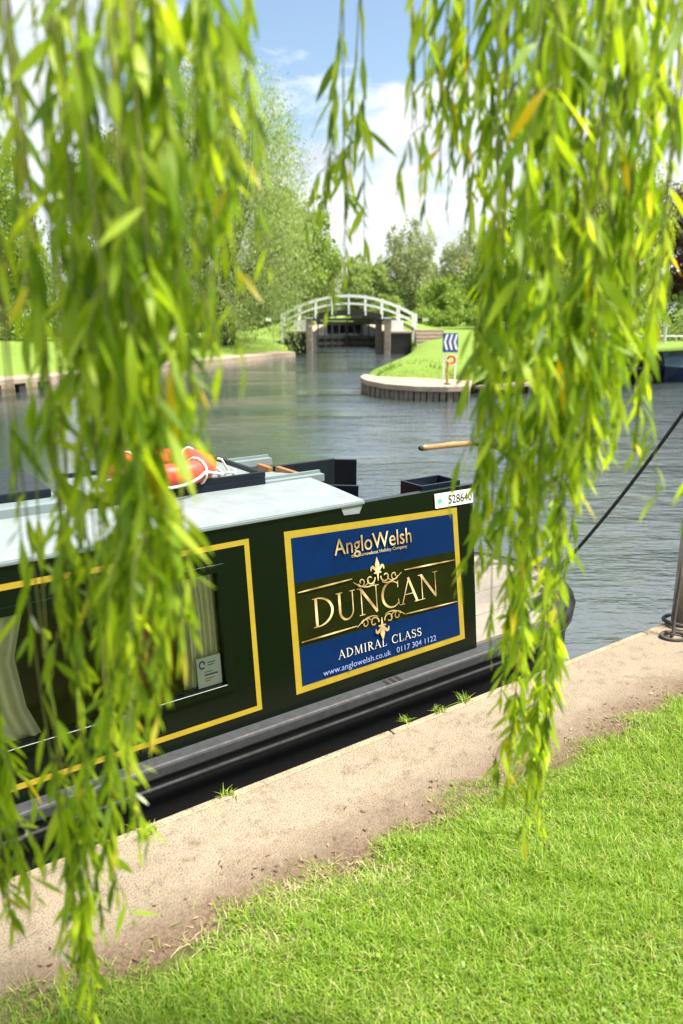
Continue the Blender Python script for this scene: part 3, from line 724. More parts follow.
n_ = len(o0)
for a, b in ((r0, r1), (r1, r2)):
    for i in range(n_): mb.F(a[i], a[(i+1) % n_], b[(i+1) % n_], b[i])
mb.F(*r0[::-1]); mb.F(*r2)
mb.build('hull', M['black'], boat)
mb = MB(LB); mb.prism(outline(0), ZG-.06, ZG); gw = mb.build('gunwale', M['gunwale'], boat, bevel=.012)
mb = MB(LB)                                       # rubbing strakes
o = outline(.018); mb.tube([(p[0], p[1], ZG-.085) for p in o], .012, 8, closed=True); mb.build('rubbing_strake', M['black'], boat, smooth=True)
mb = MB(LB); o = [p for p in outline(.008) if p[0] > 2.95]; mb.tube([(p[0], p[1], ZG-.02) for p in o], .03, 10); mb.build('stern_fender_rail', M['black'], boat, smooth=True)
for k in range(3):
    mb = MB(LB); x = 2.13+.038*k; mb.box(x, x+.018, NS+.012, NS+.06, ZG-.01, ZG+.0025); mb.build('scupper', M['ink'], gw)
# cabin sides with window holes
ZT = 1.43
def side_pt(s, z, off=0.0): return (s, side_n(z)-off, z)
def far_n(z): return 4.33-(z-.55)*.08
BL = on_side(262, 709); TR = on_side(250, 538)
gb, gt, gr = BL[1], TR[1], BL[0]
wo_br = on_side(231, 690); wo_tr = on_side(226, 562)
wz0, wz1, ws1 = wo_br[1], wo_tr[1], (wo_br[0]+wo_tr[0])/2
ws0 = ws1-1.45
print('WIN', wz0, wz1, ws0, ws1, 'gold', gb, gt, gr, TR[0])
WINS = [(ws0, ws1), (ws0-2.1, ws1-2.1), (ws0-4.3, ws1-4.3), (ws0-6.5, ws1-6.5)]
S_WALL0, S_WALL1 = -10.5, 2.80
def cabin_wall(name, nf, s1, ztop, th, WINS):
    mb = MB(LB)
    ss = [S_WALL0]
    for a, b in sorted(WINS): ss += [a, b]
    ss.append(s1); zz = [ZG, wz0, wz1, ztop]
    for i in range(len(ss)-1):
        for j in range(3):
            if i % 2 == 1 and j == 1: continue
            for d in (0, th):
                mb.quad(*[(s, nf(z)+d, z) for s, z in ((ss[i], zz[j]), (ss[i+1], zz[j]), (ss[i+1], zz[j+1]), (ss[i], zz[j+1]))])
    # rims: top, end, window reveals
    def rim(p, q): mb.quad(*[(s, nf(z)+d, z) for (s, z), d in ((p, 0), (q, 0), (q, th), (p, th))])
    rim((S_WALL0, ztop), (s1, ztop)); rim((s1, ZG), (s1, ztop)); rim((S_WALL0, ZG), (S_WALL0, ztop))
    for a, b in WINS:
        rim((a, wz0), (b, wz0)); rim((a, wz1), (b, wz1)); rim((a, wz0), (a, wz1)); rim((b, wz0), (b, wz1))
    return mb.build(name, M['green'], boat)
ZF = 1.30
near_wall = cabin_wall('cabin_side', side_n, S_WALL1, ZT, .04, WINS)
far_wall = cabin_wall('cabin_side', far_n, 2.2, ZF, -.04, WINS[1:])
mb = MB(LB); mb.quad((2.76, side_n(ZG)+.002, ZG+.001), (2.802, side_n(ZG)+.002, ZG+.001), (2.802, side_n(ZT)+.06, ZT), (2.76, side_n(ZT)+.06, ZT))
# roof, gently cambered
S_ROOF1 = 2.08
def roof_z(n):
    t = (n-2.78)/(far_n(ZF)-2.78); return ZT+.014+.030*math.sin(min(1, t*2.2)*math.pi/2)-max(0, t-.35)**1.5*.32
mb = MB(LB); ns = [2.792+(4.29-2.792)*i/12 for i in range(13)]
rows = []
for s in (S_WALL0, S_ROOF1):
    rows.append([mb.V((s, n, roof_z(n))) for n in ns]+[mb.V((s, n, roof_z(n)-.02)) for n in ns])
k = len(ns)
for j in range(k-1):
    mb.F(rows[0][j], rows[1][j], rows[1][j+1], rows[0][j+1]); mb.F(rows[0][k+j], rows[0][k+j+1], rows[1][k+j+1], rows[1][k+j])
    mb.F(rows[1][j], rows[1][k+j], rows[1][k+j+1], rows[1][j+1]); mb.F(rows[0][j], rows[0][j+1], rows[0][k+j+1], rows[0][k+j])
mb.F(rows[0][0], rows[0][k], rows[1][k], rows[1][0])
roof = mb.build('roof', M['roof'], boat)
mb = MB(LB); mb.bar((S_WALL0, 2.793, ZT+.004), (S_ROOF1, 2.793, ZT+.004), .012, .014); mb.build('roof_edge', M['roofrim'], boat, bevel=.002)
mb = MB(LB); mb.quad(*[side_pt(s, z, .004) for s, z in ((1.945, ZT-.002), (1.96, ZT-.042), (2.05, ZT-.046), (2.075, ZT-.002))]); mb.build('paint_run', M['roof'], roof)
mb = MB(LB); mb.box(2.02, 2.06, 2.86, 4.22, .55, ZF-.02); mb.build('bulkhead', M['cabinwood'], boat)
mb = MB(LB); mb.box(S_WALL0, S_WALL0+.04, 2.86, 4.22, .55, ZF-.02); mb.build('bulkhead', M['cabinwood'], boat)
# sliding hatch tray, its runners and the open doors
h0, h1, hn0, hn1 = .93, 1.81, 3.265, 3.80; hz = ZT+.022; ht = 1.535
mb = MB(LB); mb.box(h0, h1, hn0, hn1, hz, ht-.03); hatch = mb.build('sliding_hatch', M['navy'], boat, bevel=.004)
mb = MB(LB); mb.box(h0+.012, h1-.012, hn0+.012, hn1-.012, ht-.029, ht-.022); mb.build('hatch_top', M['roof'], hatch)
mb = MB(LB); mb.box(h0, h1, hn0, hn0+.02, ht-.0295, ht); mb.box(h0, h1, hn1-.02, hn1, ht-.0295, ht); mb.box(h1-.022, h1-.001, hn0+.0205, hn1-.0205, ht-.0295, ht-.001); mb.build('hatch_rim', M['navy'], hatch, bevel=.003)
for n in (3.30, 3.86):
    mb = MB(LB); mb.box(h1+.003, 2.17, n-.03, n+.03, ZT+.012, ZT+.050); mb.box(h1+.003, 2.17, n+.012, n+.028, ZT+.0505, ZT+.064); mb.build('hatch_runner', M['roofrim'], boat)
def at_s(u, v, s):
    d = ray(u, v); k = s/(d[0]*A[0]+d[1]*A[1]); p = (d[0]*k, d[1]*k); return sn(p)[1], H+d[2]*k
# open wooden doors
for (ua, va, ub, vb, zb) in ((233, 468, 251, 478, 1.30), (266, 480, 291, 474, 1.30)):
    pass
mb = MB(LB); mb.box(2.07, 2.10, 3.36, 3.62, .75, 1.475); dr = mb.build('door', M['varnish'], boat, bevel=.004)
mb = MB(LB); mb.box(2.1005, 2.108, 3.57, 3.59, 1.38, 1.44); mb.build('door_latch', M['timber'], dr)
mb = MB(LB); mb.box(2.07, 2.10, 3.70, 3.98, .75, 1.455); dr = mb.build('door', M['varnish'], boat, bevel=.004)
# dark steel screens round the open stern well
p0 = Vector((2.10, 4.02)); 
mb = MB(LB); mb.box(2.10, 2.78, 4.06, 4.09, .53, 1.375); scn = mb.build('well_screen', M['navy'], boat, bevel=.004)
mb = MB(LB); mb.bar((2.785, 4.075, .96), (2.90, 3.98, .96), .03, .82); mb.build('screen_return', M['navy'], boat, bevel=.004)
mb = MB(LB); mb.bar((2.12, 3.20, 1.36), (2.27, 3.10, 1.355), .02, .16); mb.build('door', M['navy'], boat, bevel=.003)
mb = MB(LB)
for (a, b, c, d) in ((2.50, 2.77, 2.86, 2.872), (2.50, 2.77, 3.02, 3.032), (2.50, 2.512, 2.8725, 3.0195), (2.758, 2.77, 2.8725, 3.0195)): mb.box(a, b, c, d, 1.37, 1.445)
mb.build('side_tray', M['navy'], boat); mb = MB(LB); mb.box(2.513, 2.757, 2.873, 3.0195, 1.372, 1.385); mb.build('tray_base', M['roof'], boat)
# stern deck boards
mb = MB(LB); y = 2.74
dn = [2.73, 3.01, 3.29, 3.57, 3.85, 4.13, 4.31]
for a, b in zip(dn[:-1], dn[1:]):
    mid = max(abs(a-CN), abs(b-CN)); e = S_ST+1.16*max(0, 1-(mid/.86)**2)**.425
    mb.box(2.12, max(2.9, e), a+.003, b-.003, ZG-.01, ZG+.018)
mb.build('stern_deck', M['deck'], boat, bevel=.002)
# tiller: wooden grip on a swan neck
mb = MB(LB); mb.tube([(3.46, 3.5, 1.49), (3.62, 3.51, 1.47), (3.80, CN, 1.42), (3.95, CN, 1.28), (4.02, CN, 1.0), (4.06, CN, .75), (4.08, CN, .5)], [.016, .02, .024, .026, .028, .03, .034], 10); til = mb.build('tiller', M['black'], boat, smooth=True)
mb = MB(LB); mb.tube([(3.02, 3.47, 1.505), (3.06, 3.472, 1.504), (3.07, 3.473, 1.5035), (3.3, 3.488, 1.497), (3.47, 3.5, 1.489)], [.018, .021, .0175, .02, .017], 12); mb.build('tiller_grip', M['handle'], til, smooth=True)
mb = MB(LB); mb.tube([(3.005, 3.469, 1.506), (3.022, 3.47, 1.505)], [.012, .0185], 12); mb.build('end_cap', M['timber'], til)
mb = MB(LB); mb.tube([(3.80, 3.04, ZG), (3.80, 3.04, ZG+.13), (3.80, 3.04, ZG+.15)], [.03, .03, .04], 12); mb.build('stern_dolly', M['black'], boat)
# roof box forward
mb = MB(LB); mb.box(-.15, .83, 3.30, 4.02, ZT+.03, ZT+.085); rb = mb.build('skylight', M['roofrim'], boat, bevel=.006)
mb = MB(LB); mb.box(-.12, .80, 3.40, 3.99, ZT+.0855, ZT+.125); mb.build('skylight_lid', M['navy'], rb, bevel=.006)
mb = MB(LB); mb.bar((-10.3, 2.86, ZT+.05), (-.9, 2.86, ZT+.05), .025, .04); mb.build('handrail', M['green'], boat)
# windows
def line_frame(mb, s0, s1, z0, z1, wd, off, th=.003):
    P = lambda s, z, o: side_pt(s, z, o)
    for (a, b, c, d) in ((s0, s1, z0, z0+wd), (s0, s1, z1-wd, z1), (s0, s0+wd, z0+wd, z1-wd), (s1-wd, s1, z0+wd, z1-wd)):
        for o in (off,): mb.quad(P(a, c, o), P(b, c, o), P(b, d, o), P(a, d, o))
def window(s0, s1, open_c=.20):
    mb = MB(LB); wd = .035
    for (a, b, c, d) in ((s0, s1, wz0, wz0+wd), (s0, s1, wz1-wd, wz1), (s0, s0+wd, wz0+wd, wz1-wd), (s1-wd, s1, wz0+wd, wz1-wd)):
        i = [mb.V(side_pt(s, z, o)) for o in (.012, -.05) for s, z in ((a, c), (b, c), (b, d), (a, d))]
        for q in ((0, 1, 2, 3), (4, 7, 6, 5), (0, 4, 5, 1), (1, 5, 6, 2), (2, 6, 7, 3), (3, 7, 4, 0)): mb.F(*[i[k] for k in q])
    wn = mb.build('window', M['green'], boat, bevel=.002)
    mb = MB(LB); mb.quad(*[side_pt(s, z, -.012) for s, z in ((s0+wd, wz0+wd), (s1-wd, wz0+wd), (s1-wd, wz1-wd), (s0+wd, wz1-wd))]); mb.build('pane', M['glass'], wn)
    mb = MB(LB); g = .004; mb.bar(side_pt(s0+wd, wz0+wd, .0135), side_pt(s1-wd, wz0+wd, .0135), .0016, .0016); mb.build('sill_highlight', M['galv'], wn)  # thin pale bar that puts a highlight along the sill into the colour
    for a, wdt in ((s0+wd*.2, (s1-s0)*.46), (s1-wd*.2-.20, .20)):
        mb = MB(LB); n = 90; rows = []
        for i in range(n+1):
            t = i/n; rows.append([])
            for z in (wz0-.02, wz0+.25*(wz1-wz0), wz0+.6*(wz1-wz0), wz1+.03):
                zz = (z-wz0)/(wz1-wz0)
                tt = t*(1-.12*math.sin(math.pi*min(1, max(0, zz)))) if a < (s0+s1)/2 else 1-(1-t)*(1-.12*math.sin(math.pi*min(1, max(0, zz))))
                rows[-1].append(mb.V((a+wdt*tt, side_n(z)+.064+.019*math.sin(t*(22 if a > (s0+s1)/2 else 44)+zz*.6)+.007*math.sin(t*71+zz), z)))
        for i in range(n):
            for j in range(3): mb.F(rows[i][j], rows[i+1][j], rows[i+1][j+1], rows[i][j+1])
        mb.build('curtain', M['curtain'], wn, smooth=True)
    return wn
for a, b in WINS: window(a, b)
for a, b in WINS[1:]:                              # far side panes and frames
    mb = MB(LB); mb.quad(*[(s, far_n(z)-.01, z) for s, z in ((a, wz0), (b, wz0), (b, wz1), (a, wz1))]); mb.build('far_pane', M['glass'], boat)
# cabin furnishings seen through the glass
mb = MB(LB); mb.box(S_WALL0+.05, 2.0, 2.80, 4.24, .535, .56); mb.build('cabin_floor', M['cabinwood'], boat)
mb = MB(LB); mb.box(.98, 1.26, 3.02, 3.30, .561, 1.22); cbn = mb.build('cabin_cupboard', M['brownwood'], boat, bevel=.006)
mb = MB(LB); mb.box(1.01, 1.23, 3.008, 3.0195, .60, 1.18); mb.build('cupboard_door', M['brownwood'], cbn, bevel=.006)
mb = MB(LB); mb.box(-.2, .6, 3.5, 4.2, .561, .95); mb.build('seat_base', M['cabinwood'], boat, bevel=.01)
# gold coachlines round the window panels
mb = MB(LB)
for k, (a, b) in enumerate(WINS): line_frame(mb, a-.16, gr if k == 0 else b+.17, gb, gt, .024, .003)
mb.build('coachline', M['gold_line'], boat)

# ---- name panel
c_tl = on_side(283.5, 531.8); c_tr = on_side(456.4, 507.2); c_bl = on_side(296.3, 694.7); c_br = on_side(464.6, 638.4)
def panel(u, v, off):                              # u right, v down, 0..1
    s = (c_tl[0]*(1-u)+c_tr[0]*u)*(1-v)+(c_bl[0]*(1-u)+c_br[0]*u)*v
    z = (c_tl[1]*(1-u)+c_tr[1]*u)*(1-v)+(c_bl[1]*(1-u)+c_br[1]*u)*v
    return LB(*side_pt(s, z, off))
PN = lambda x, y, z: panel(x, y, z)
ASP = 1.07/.74
def grid_quad(mb, u0, u1, v0, v1, off, k=6):
    for i in range(k):
        a = u0+(u1-u0)*i/k; b = u0+(u1-u0)*(i+1)/k
        mb.quad((a, v1, off), (b, v1, off), (b, v0, off), (a, v0, off))
mb = MB(PN); grid_quad(mb, 0, 1, 0, 1, .0025); pnl = mb.build('name_panel', M['gold_line'], boat)
bu, bv = .032, .043
mb = MB(PN); grid_quad(mb, bu, 1-bu, bv, .315, .004); mb.build('blue_field', M['blue'], pnl); mb = MB(PN); grid_quad(mb, bu, 1-bu, .712, 1-bv, .004); mb.build('blue_field', M['blue'], pnl)
mb = MB(PN); grid_quad(mb, bu, 1-bu, .315, .712, .004); mb.build('green_band', M['olive'], pnl)
OFF = [.0055]
def nxt(): OFF[0] += .00006; return OFF[0]
def stroke(mb, pts, ws, off=None, fn=lambda x, y: (x, y)):
    off = off or nxt(); n = len(pts); L = []; Rr = []
    for i in range(n):
        a = Vector(pts[max(0, i-1)]); b = Vector(pts[min(n-1, i+1)]); d = (b-a); d.normalize(); nn = Vector((-d.y, d.x))
        w_ = ws[i] if isinstance(ws, (list, tuple)) else ws
        p = Vector(pts[i]); l = p+nn*w_/2; r = p-nn*w_/2
        L.append(mb.V((*fn(l.x, l.y), off))); Rr.append(mb.V((*fn(r.x, r.y), off)))
    for i in range(n-1): mb.F(L[i], Rr[i], Rr[i+1], L[i+1])
def arc(cx, cy, rx, ry, a0, a1, k=18): return [(cx+rx*math.cos(D2R(a0+(a1-a0)*i/k)), cy+ry*math.sin(D2R(a0+(a1-a0)*i/k))) for i in range(k+1)]
TK, TN, SF = .098, .038, .026
def bez(p, q, r, s_, k=16):
    o = []
    for i in range(k+1):
        t = i/k; m = 1-t; o.append(tuple(m**3*p[j]+3*m*m*t*q[j]+3*m*t*t*r[j]+t**3*s_[j] for j in (0, 1)))
    return o
def glyph(ch):
    """capital with serifs: list of (points, widths), advance"""
    st = lambda x, w_=TK, y0=0, y1=1: ([(x, y0), (x, y1)], w_)
    sf = lambda x, y, w_=.26: ([(x-w_/2, y), (x+w_/2, y)], SF)
    if ch == 'D': return [st(.17), ([*arc(.20, .5, .60, .485, 90, -90)], [TN+(TK-TN)*max(0, math.sin(math.pi*i/18))**1.3 for i in range(19)]), ([(.03, .985), (.22, .985)], SF), ([(.03, .015), (.22, .015)], SF)], .92
    if ch == 'U': return [([(.18, 1), (.18, .36)]+arc(.45, .33, .27, .32, 180, 360)[1:]+[(.72, .36), (.72, 1)], [TK, TK]+[TK-(TK-TN)*i/18 for i in range(1, 19)]+[TN, TN]), sf(.18, .985), sf(.72, .985, .22)], .92
    if ch == 'N': return [st(.16, TN), ([(.13, .99), (.80, .01)], TK), st(.80, TN), sf(.16, .015, .24), ([(.0, .985), (.18, .985)], SF), sf(.80, .985, .24)], .98
    if ch == 'C': return [(arc(.50, .5, .42, .485, 48, 312, 26), [TN+(TK-TN)*max(0, math.sin(math.pi*i/26))**1.4 for i in range(27)]), ([(.775, .72), (.79, .97)], .03), ([(.775, .28), (.79, .05)], .03)], .86
    if ch == 'A': return [([(.08, 0), (.43, 1.0)], TN), ([(.40, 1.0), (.77, 0)], TK), ([(.20, .36), (.64, .36)], TN*.9), sf(.08, .015, .22), sf(.77, .015, .26)], .86
    if ch == 'M': return [([(.14, 0), (.18, 1)], TN), ([(.17, .99), (.53, .02)], TK), ([(.53, .02), (.88, .99)], TN), ([(.89, 1), (.93, 0)], TK), sf(.14, .015, .22), sf(.93, .015, .26), ([(.02, .985), (.2, .985)], SF), ([(.86, .985), (1.04, .985)], SF)], 1.1
    if ch == 'I': return [st(.17), sf(.17, .015), sf(.17, .985)], .36
    if ch == 'R': return [st(.17), (arc(.20, .745, .37, .24, 90, -90), [TN+(TK-TN)*max(0, math.sin(math.pi*i/18))**1.3 for i in range(19)]), ([(.36, .50), (.70, .0)], TK), ([(.03, .985), (.22, .985)], SF), sf(.17, .015), ([(.62, .015), (.80, .015)], SF)], .78
    if ch == 'L': return [st(.17), ([(.03, .02), (.62, .02)], SF*1.2), ([(.60, .02), (.63, .24)], .03), sf(.17, .985)], .68
    if ch == 'S': return [(bez((.52, .84), (.40, 1.06), (.04, 1.04), (.11, .70), 12)+bez((.11, .70), (.16, .48), (.60, .52), (.56, .24), 12)[1:]+bez((.56, .24), (.52, -.06), (.18, -.06), (.08, .18), 12)[1:], [TN+(TK-TN)*max(0, math.sin(math.pi*i/36))**1.5 for i in range(37)]), ([(.53, .72), (.54, .98)], .028), ([(.07, .28), (.07, .02)], .028)], .66
    return [], .42
def serif_text(name, txt, u0, u1, vtop0, vbot0, mat, parent, vtop1=None, vbot1=None, track=.0):
    vtop1 = vtop0 if vtop1 is None else vtop1; vbot1 = vbot0 if vbot1 is None else vbot1
    G = [glyph(c) for c in txt]; tot = sum(g[1]+track for g in G)-track
    mb = MB(PN); x = 0
    for strokes, adv in G:
        for pts, ws in strokes:
            def fn(px, py, x=x):
                t = (x+px)/tot; u = u0+(u1-u0)*t
                vt = vtop0+(vtop1-vtop0)*t; vb = vbot0+(vbot1-vbot0)*t
                return (u, vb+(vt-vb)*py)
            stroke(mb, pts, ws, None, fn)
        x += adv+track
    return mb.build(name, mat, parent)
serif_text('name_lettering', 'DUNCAN', .108, .848, .432, .616, M['foil'], pnl, .432, .612)
serif_text('class_lettering', 'ADMIRAL CLASS', .228, .715, .800, .858, M['cream'], pnl, .807, .864, .12)
def sans(name, txt, u0, u1, v_base, cap, mat, parent, mapper=None, shear=0, bold=0):
    cu = bpy.data.curves.new(name, 'FONT'); cu.body = txt; cu.size = 1; cu.offset = bold; cu.shear = shear; cu.resolution_u = 3
    tmp = bpy.data.objects.new(name, cu); COL.objects.link(tmp); bpy.context.view_layer.update()
    me = bpy.data.meshes.new_from_object(tmp.evaluated_get(bpy.context.evaluated_depsgraph_get()))
    bpy.data.objects.remove(tmp); bpy.data.curves.remove(cu)
    xs_ = [v.co.x for v in me.vertices]; x0, x1 = min(xs_), max(xs_); off = nxt()
    fn = mapper or (lambda u, v, o: panel(u, v, o))
    for v in me.vertices:
        u = u0+(u1-u0)*(v.co.x-x0)/(x1-x0); v.co = fn(u, v_base-cap*v.co.y/.70, off)
    me.materials.clear(); me.materials.append(mat); me.name = name
    o = bpy.data.objects.new(name, me); COL.objects.link(o); o.parent = parent; return o
sans('company_lettering', 'AngloWelsh', .245, .690, .190, .105, M['foil'], pnl)
sans('tagline_lettering', 'the Narrowboat Holiday Company', .335, .660, .222, .022, M['foil'], pnl)
sans('web_lettering', 'www.anglowelsh.co.uk   0117 304 1122', .140, .803, .934, .040, M['lilac'], pnl, bold=-.008)
def ln(u0, u1, v0, v1, t):
    mb = MB(PN); stroke(mb, [(u0+(u1-u0)*i/8, v0+(v1-v0)*i/8) for i in range(9)], [t*(.25+.75*math.sin(math.pi*(.08+.84*i/8))) for i in range(9)]); mb.build('gold_rule', M['foil'], pnl)
ln(.042, .33, .372, .358, .011); ln(.635, .958, .372, .378, .011); ln(.042, .34, .680, .672, .011); ln(.625, .958, .680, .692, .011)
def flourish(name, uc, vc, flip):
    mb = MB(PN); K = .104
    F2 = lambda x, y: (uc+x*K, vc-y*K*ASP*flip)
    def sp(cx, cy, r0, r1, a0, a1, w0, w1, k=30, mir=1): stroke(mb, [(mir*(cx+(r0+(r1-r0)*i/k)*math.cos(D2R(a0+(a1-a0)*i/k))), cy+(r0+(r1-r0)*i/k)*math.sin(D2R(a0+(a1-a0)*i/k))) for i in range(k+1)], [w0+(w1-w0)*i/k for i in range(k+1)], None, F2)
    for m in (1, -1):
        sp(.42, .02, .08, .26, 500, 170, .05, .06, mir=m)
        sp(.92, -.02, .05, .22, -400, -30, .05, .035, mir=m)
        sp(.80, .10, .30, .34, 200, 330, .03, .05, mir=m)
        stroke(mb, [(m*x, y) for x, y in bez((.2, -.20), (.5, -.36), (.9, -.30), (1.35, .04))], [.02+.04*math.sin(math.pi*i/16) for i in range(17)], None, F2)
    mb.build(name, M['cream'] if False else M['foil'], pnl)
    mb = MB(PN); off = nxt()
    mb.poly([(*F2(x, y), off) for x, y in ((0, .95), (.13, .62), (.09, .34), (0, .24), (-.09, .34), (-.13, .62))])
    for m in (1, -1):
        stroke(mb, [(m*x, y) for x, y in bez((.05, .26), (.18, .52), (.34, .66), (.36, .36), 10)], [.05+.08*math.sin(math.pi*i/10) for i in range(11)], None, F2)
    stroke(mb, [(-.2, .25), (.2, .25)], .07, None, F2); stroke(mb, [(0, .24), (0, -.12)], [.12, .03], None, F2)
    mb.build('fleur_de_lis', M['foil'], pnl)
flourish('top_flourish', .475, .388, 1); flourish('bottom_flourish', .480, .674, -1)

# ---- registration plate
pc = [on_side(*q) for q in ((433.6, 494.2), (471.3, 488.2), (434.6, 508.4), (472, 502))]
def plate(u, v, off):
    a = [pc[0][j]*(1-u)*(1-v)+pc[1][j]*u*(1-v)+pc[2][j]*(1-u)*v+pc[3][j]*u*v for j in (0, 1)]
    return LB(*side_pt(a[0], a[1], .008+off))
mb = MB(plate); i = [mb.V((u, v, o)) for o in (0, -.0045) for u, v in ((0, 1), (1, 1), (1, 0), (0, 0))]
for q in ((0, 1, 2, 3), (0, 4, 5, 1), (1, 5, 6, 2), (2, 6, 7, 3), (3, 7, 4, 0)): mb.F(*[i[k] for k in q])
rp = mb.build('registration_plate', M['plate'], boat)
sans('plate_digits', '528640', .34, .97, .80, .60, M['ink'], rp, lambda u, v, o: plate(u, v, .0012), bold=.012)
mb = MB(plate); mb.poly([(.12+.065*math.cos(a), .52+.17*math.sin(a), .0012) for a in [-i*math.pi/8 for i in range(16)]]); mb.build('plate_emblem', M['greenink'], rp)
mb = MB(plate); mb.poly([(.21, .40, .0012), (.21, .66, .0012), (.30, .66, .0012), (.30, .40, .0012)][::1]); mb.build('plate_stamp', simple('pale_green_print', (.50, .66, .46)), rp)

# ---- things on the boat
c = w(1.345, 3.48, 0)
lrb = empty('life_ring', (c.x, c.y, ht-.02), ANG, 'large orange red life ring lying on the sliding hatch of the boat roof', 'life ring')
ro = life_ring_mesh('ring_body', .212, .058, lrb, lambda x, y, z: (x, y, z+.058+.02*x))
for k in range(4):
    a = k*math.pi/2+.5; mb = MB()
    cx_, cy_ = .212*math.cos(a), .212*math.sin(a)
    mb.tube([(cx_+.064*math.cos(a)*math.cos(t), cy_+.064*math.sin(a)*math.cos(t), .058+.064*math.sin(t)+.02*cx_) for t in [2*math.pi*i/14 for i in range(14)]], .007, 6, closed=True); mb.build('rope_binding', M['rope'], lrb, smooth=True)
mb = MB(); pts = []
for i in range(121):
    t = i/120; a = 2*math.pi*t+.5; q = abs(math.sin(2*(a-.5))); r = .272+.022*q
    pts.append((r*math.cos(a), r*math.sin(a), .06-.045*q+.004))
mb.tube(pts, .007, 6, closed=True); mb.build('grab_rope', M['rope'], lrb, smooth=True)
mb = MB(); mb.tube([(.24, -.14, .10), (.27, -.12, .09), (.31, -.10, .03), (.34, -.05, .02), (.36, -.09, .02), (.33, -.14, .018), (.30, -.12, .016)], .006, 6); mb.build('rope_end', M['rope'], lrb, smooth=True)
a = on_side(198, 664); b = on_side(222, 690)
lf = empty('leaflet', tuple(w(a[0], side_n(wz0)+.022, 0)), ANG, 'white leaflet with blue round emblem leaning inside the boat window', 'leaflet')
ls0, lz1, lz0 = a[0], a[1]+.012, wz0+.037; lw = .112; ln0 = side_n(a[1])+.05
LFm = lambda u, v, o: (lw*u, .10*(lz1-lz0)*v-o, lz0+(lz1-lz0)*v)
mb = MB(LFm); i = [mb.V((u, v, o)) for o in (0, -.002) for u, v in ((0, 0), (1, 0), (1, 1), (0, 1))]
for q in ((0, 1, 2, 3), (4, 7, 6, 5), (0, 4, 5, 1), (1, 5, 6, 2), (2, 6, 7, 3), (3, 7, 4, 0)): mb.F(*[i[k] for k in q])
mb.build('card', M['plate'], lf)
mb = MB(LFm); stroke(mb, [(.22+.11*math.cos(t), .76+.12*math.sin(t)) for t in [i*2*math.pi/16 for i in range(15)]], .06, .001); mb.build('emblem', M['blueink'], lf)
mb = MB(LFm); 
for v_, u1 in ((.80, .78), (.72, .7)): stroke(mb, [(.45, v_), (u1, v_)], .03, .001)
stroke(mb, [(.3, .40), (.85, .40)], .055, .001); mb.build('print_lines', M['blueink'], lf)
mb = MB(LFm)
for v_, u1 in ((.50, .62), (.28, .7), (.2, .55)): stroke(mb, [(.3, v_), (u1, v_)], .028, .001)
mb.build('red_print', M['redink'], lf)

# ---- mooring pole, its ring and ropes
PS, PNn = 4.335, 2.392
pb = w(PS, PNn, .40)
pole = empty('mooring_pole', tuple(pb), 0, 'stout weathered steel mooring pole standing at the quay edge on the right', 'pole')
mb = MB(); mb.tube([(0, 0, -.02), (0, 0, .5), (0, 0, 1.2), (0, 0, 2.0), (0, 0, 2.6)], .083, 28); mb.build('shaft', M['steel'], pole, smooth=True)
mb = MB(); mb.tube([(0, 0, 2.6), (0, 0, 2.63), (0, 0, 2.66)], [.088, .088, .05], 28); mb.build('cap', M['steel'], pole)
mb = MB(); mb.tube([(.118*math.cos(a)-.012, .118*math.sin(a)-.008, .022+.008*math.sin(a*2)) for a in [2*math.pi*i/36 for i in range(36)]], .0125, 10, closed=True); mb.build('base_ring', M['greyrope'], pole, smooth=True)
zt = 1.46
e_ = w(3.805, 3.04, ZG+.10); f_ = pb+Vector((-.06, .06, zt))
mb = MB(); O = Vector(e_)
pts = [e_.lerp(f_, i/24)-Vector((0, 0, .05*math.sin(math.pi*i/24)))-O for i in range(25)]
mr = empty('mooring_rope', tuple(e_), 0, 'taut black rope from the boat stern up to the steel mooring pole', 'rope')
mb.tube(pts, .0115, 8); mb.build('line', M['blackrope'], mr, smooth=True)
mb = MB()
for k in range(3): 
    cz = zt+.03*(k-1)
    mb.tube([(pb.x+.096*math.cos(a)-O.x, pb.y+.096*math.sin(a)-O.y, pb.z+cz+.006*math.sin(a)-O.z) for a in [2*math.pi*i/30 for i in range(30)]], .0125, 8, closed=True)
mb.build('pole_turns', M['blackrope'], mr, smooth=True)
mb = MB()
for k in range(2): mb.tube([(.043*math.cos(a)-.005, .043*math.sin(a), -.035+.025*k) for a in [2*math.pi*i/20 for i in range(20)]], .0125, 8, closed=True)
mb.build('dolly_turns', M['blackrope'], mr, smooth=True)
mb = MB(); mb.tube([tuple(pts[1]), tuple(pts[2]), tuple(pts[3])], .019, 10); mb.build('splice', M['blackrope'], mr, smooth=True)
# loose rope: down the pole to a loop on the path
g0 = atz(672, 638, .40); g1 = atz(684, 641, .40)
lp = empty('rope_loop', tuple(g0), 0, 'loose grey rope hanging down the pole to a small loop on the path', 'rope')
mb = MB(); top = aty(684, 560, pb.y-.10)-g0
loop = [Vector((.075*math.cos(a)+.03, .05*math.sin(a), .013+.006*math.sin(a))) for a in [i*2*math.pi/22 for i in range(23)]]
P_ = [top, top*.75+Vector((-.004, 0, 0)), top*.5+Vector((-.006, 0, 0)), top*.22+Vector((-.004, 0, 0)), Vector((.01, .01, .03)), Vector((-.01, -.01, .014))]
mb.tube(P_, .0105, 8); mb.build('hanging_end', M['greyrope'], lp, smooth=True)
mb = MB(); mb.tube([Vector(v)-Vector((.02, 0, 0)) for v in loop]+[Vector((.14, .04, .012)), Vector((.24, .02, .012)), Vector((.32, .06, .012))], .0115, 8); mb.build('loop', M['greyrope'], lp, smooth=True)

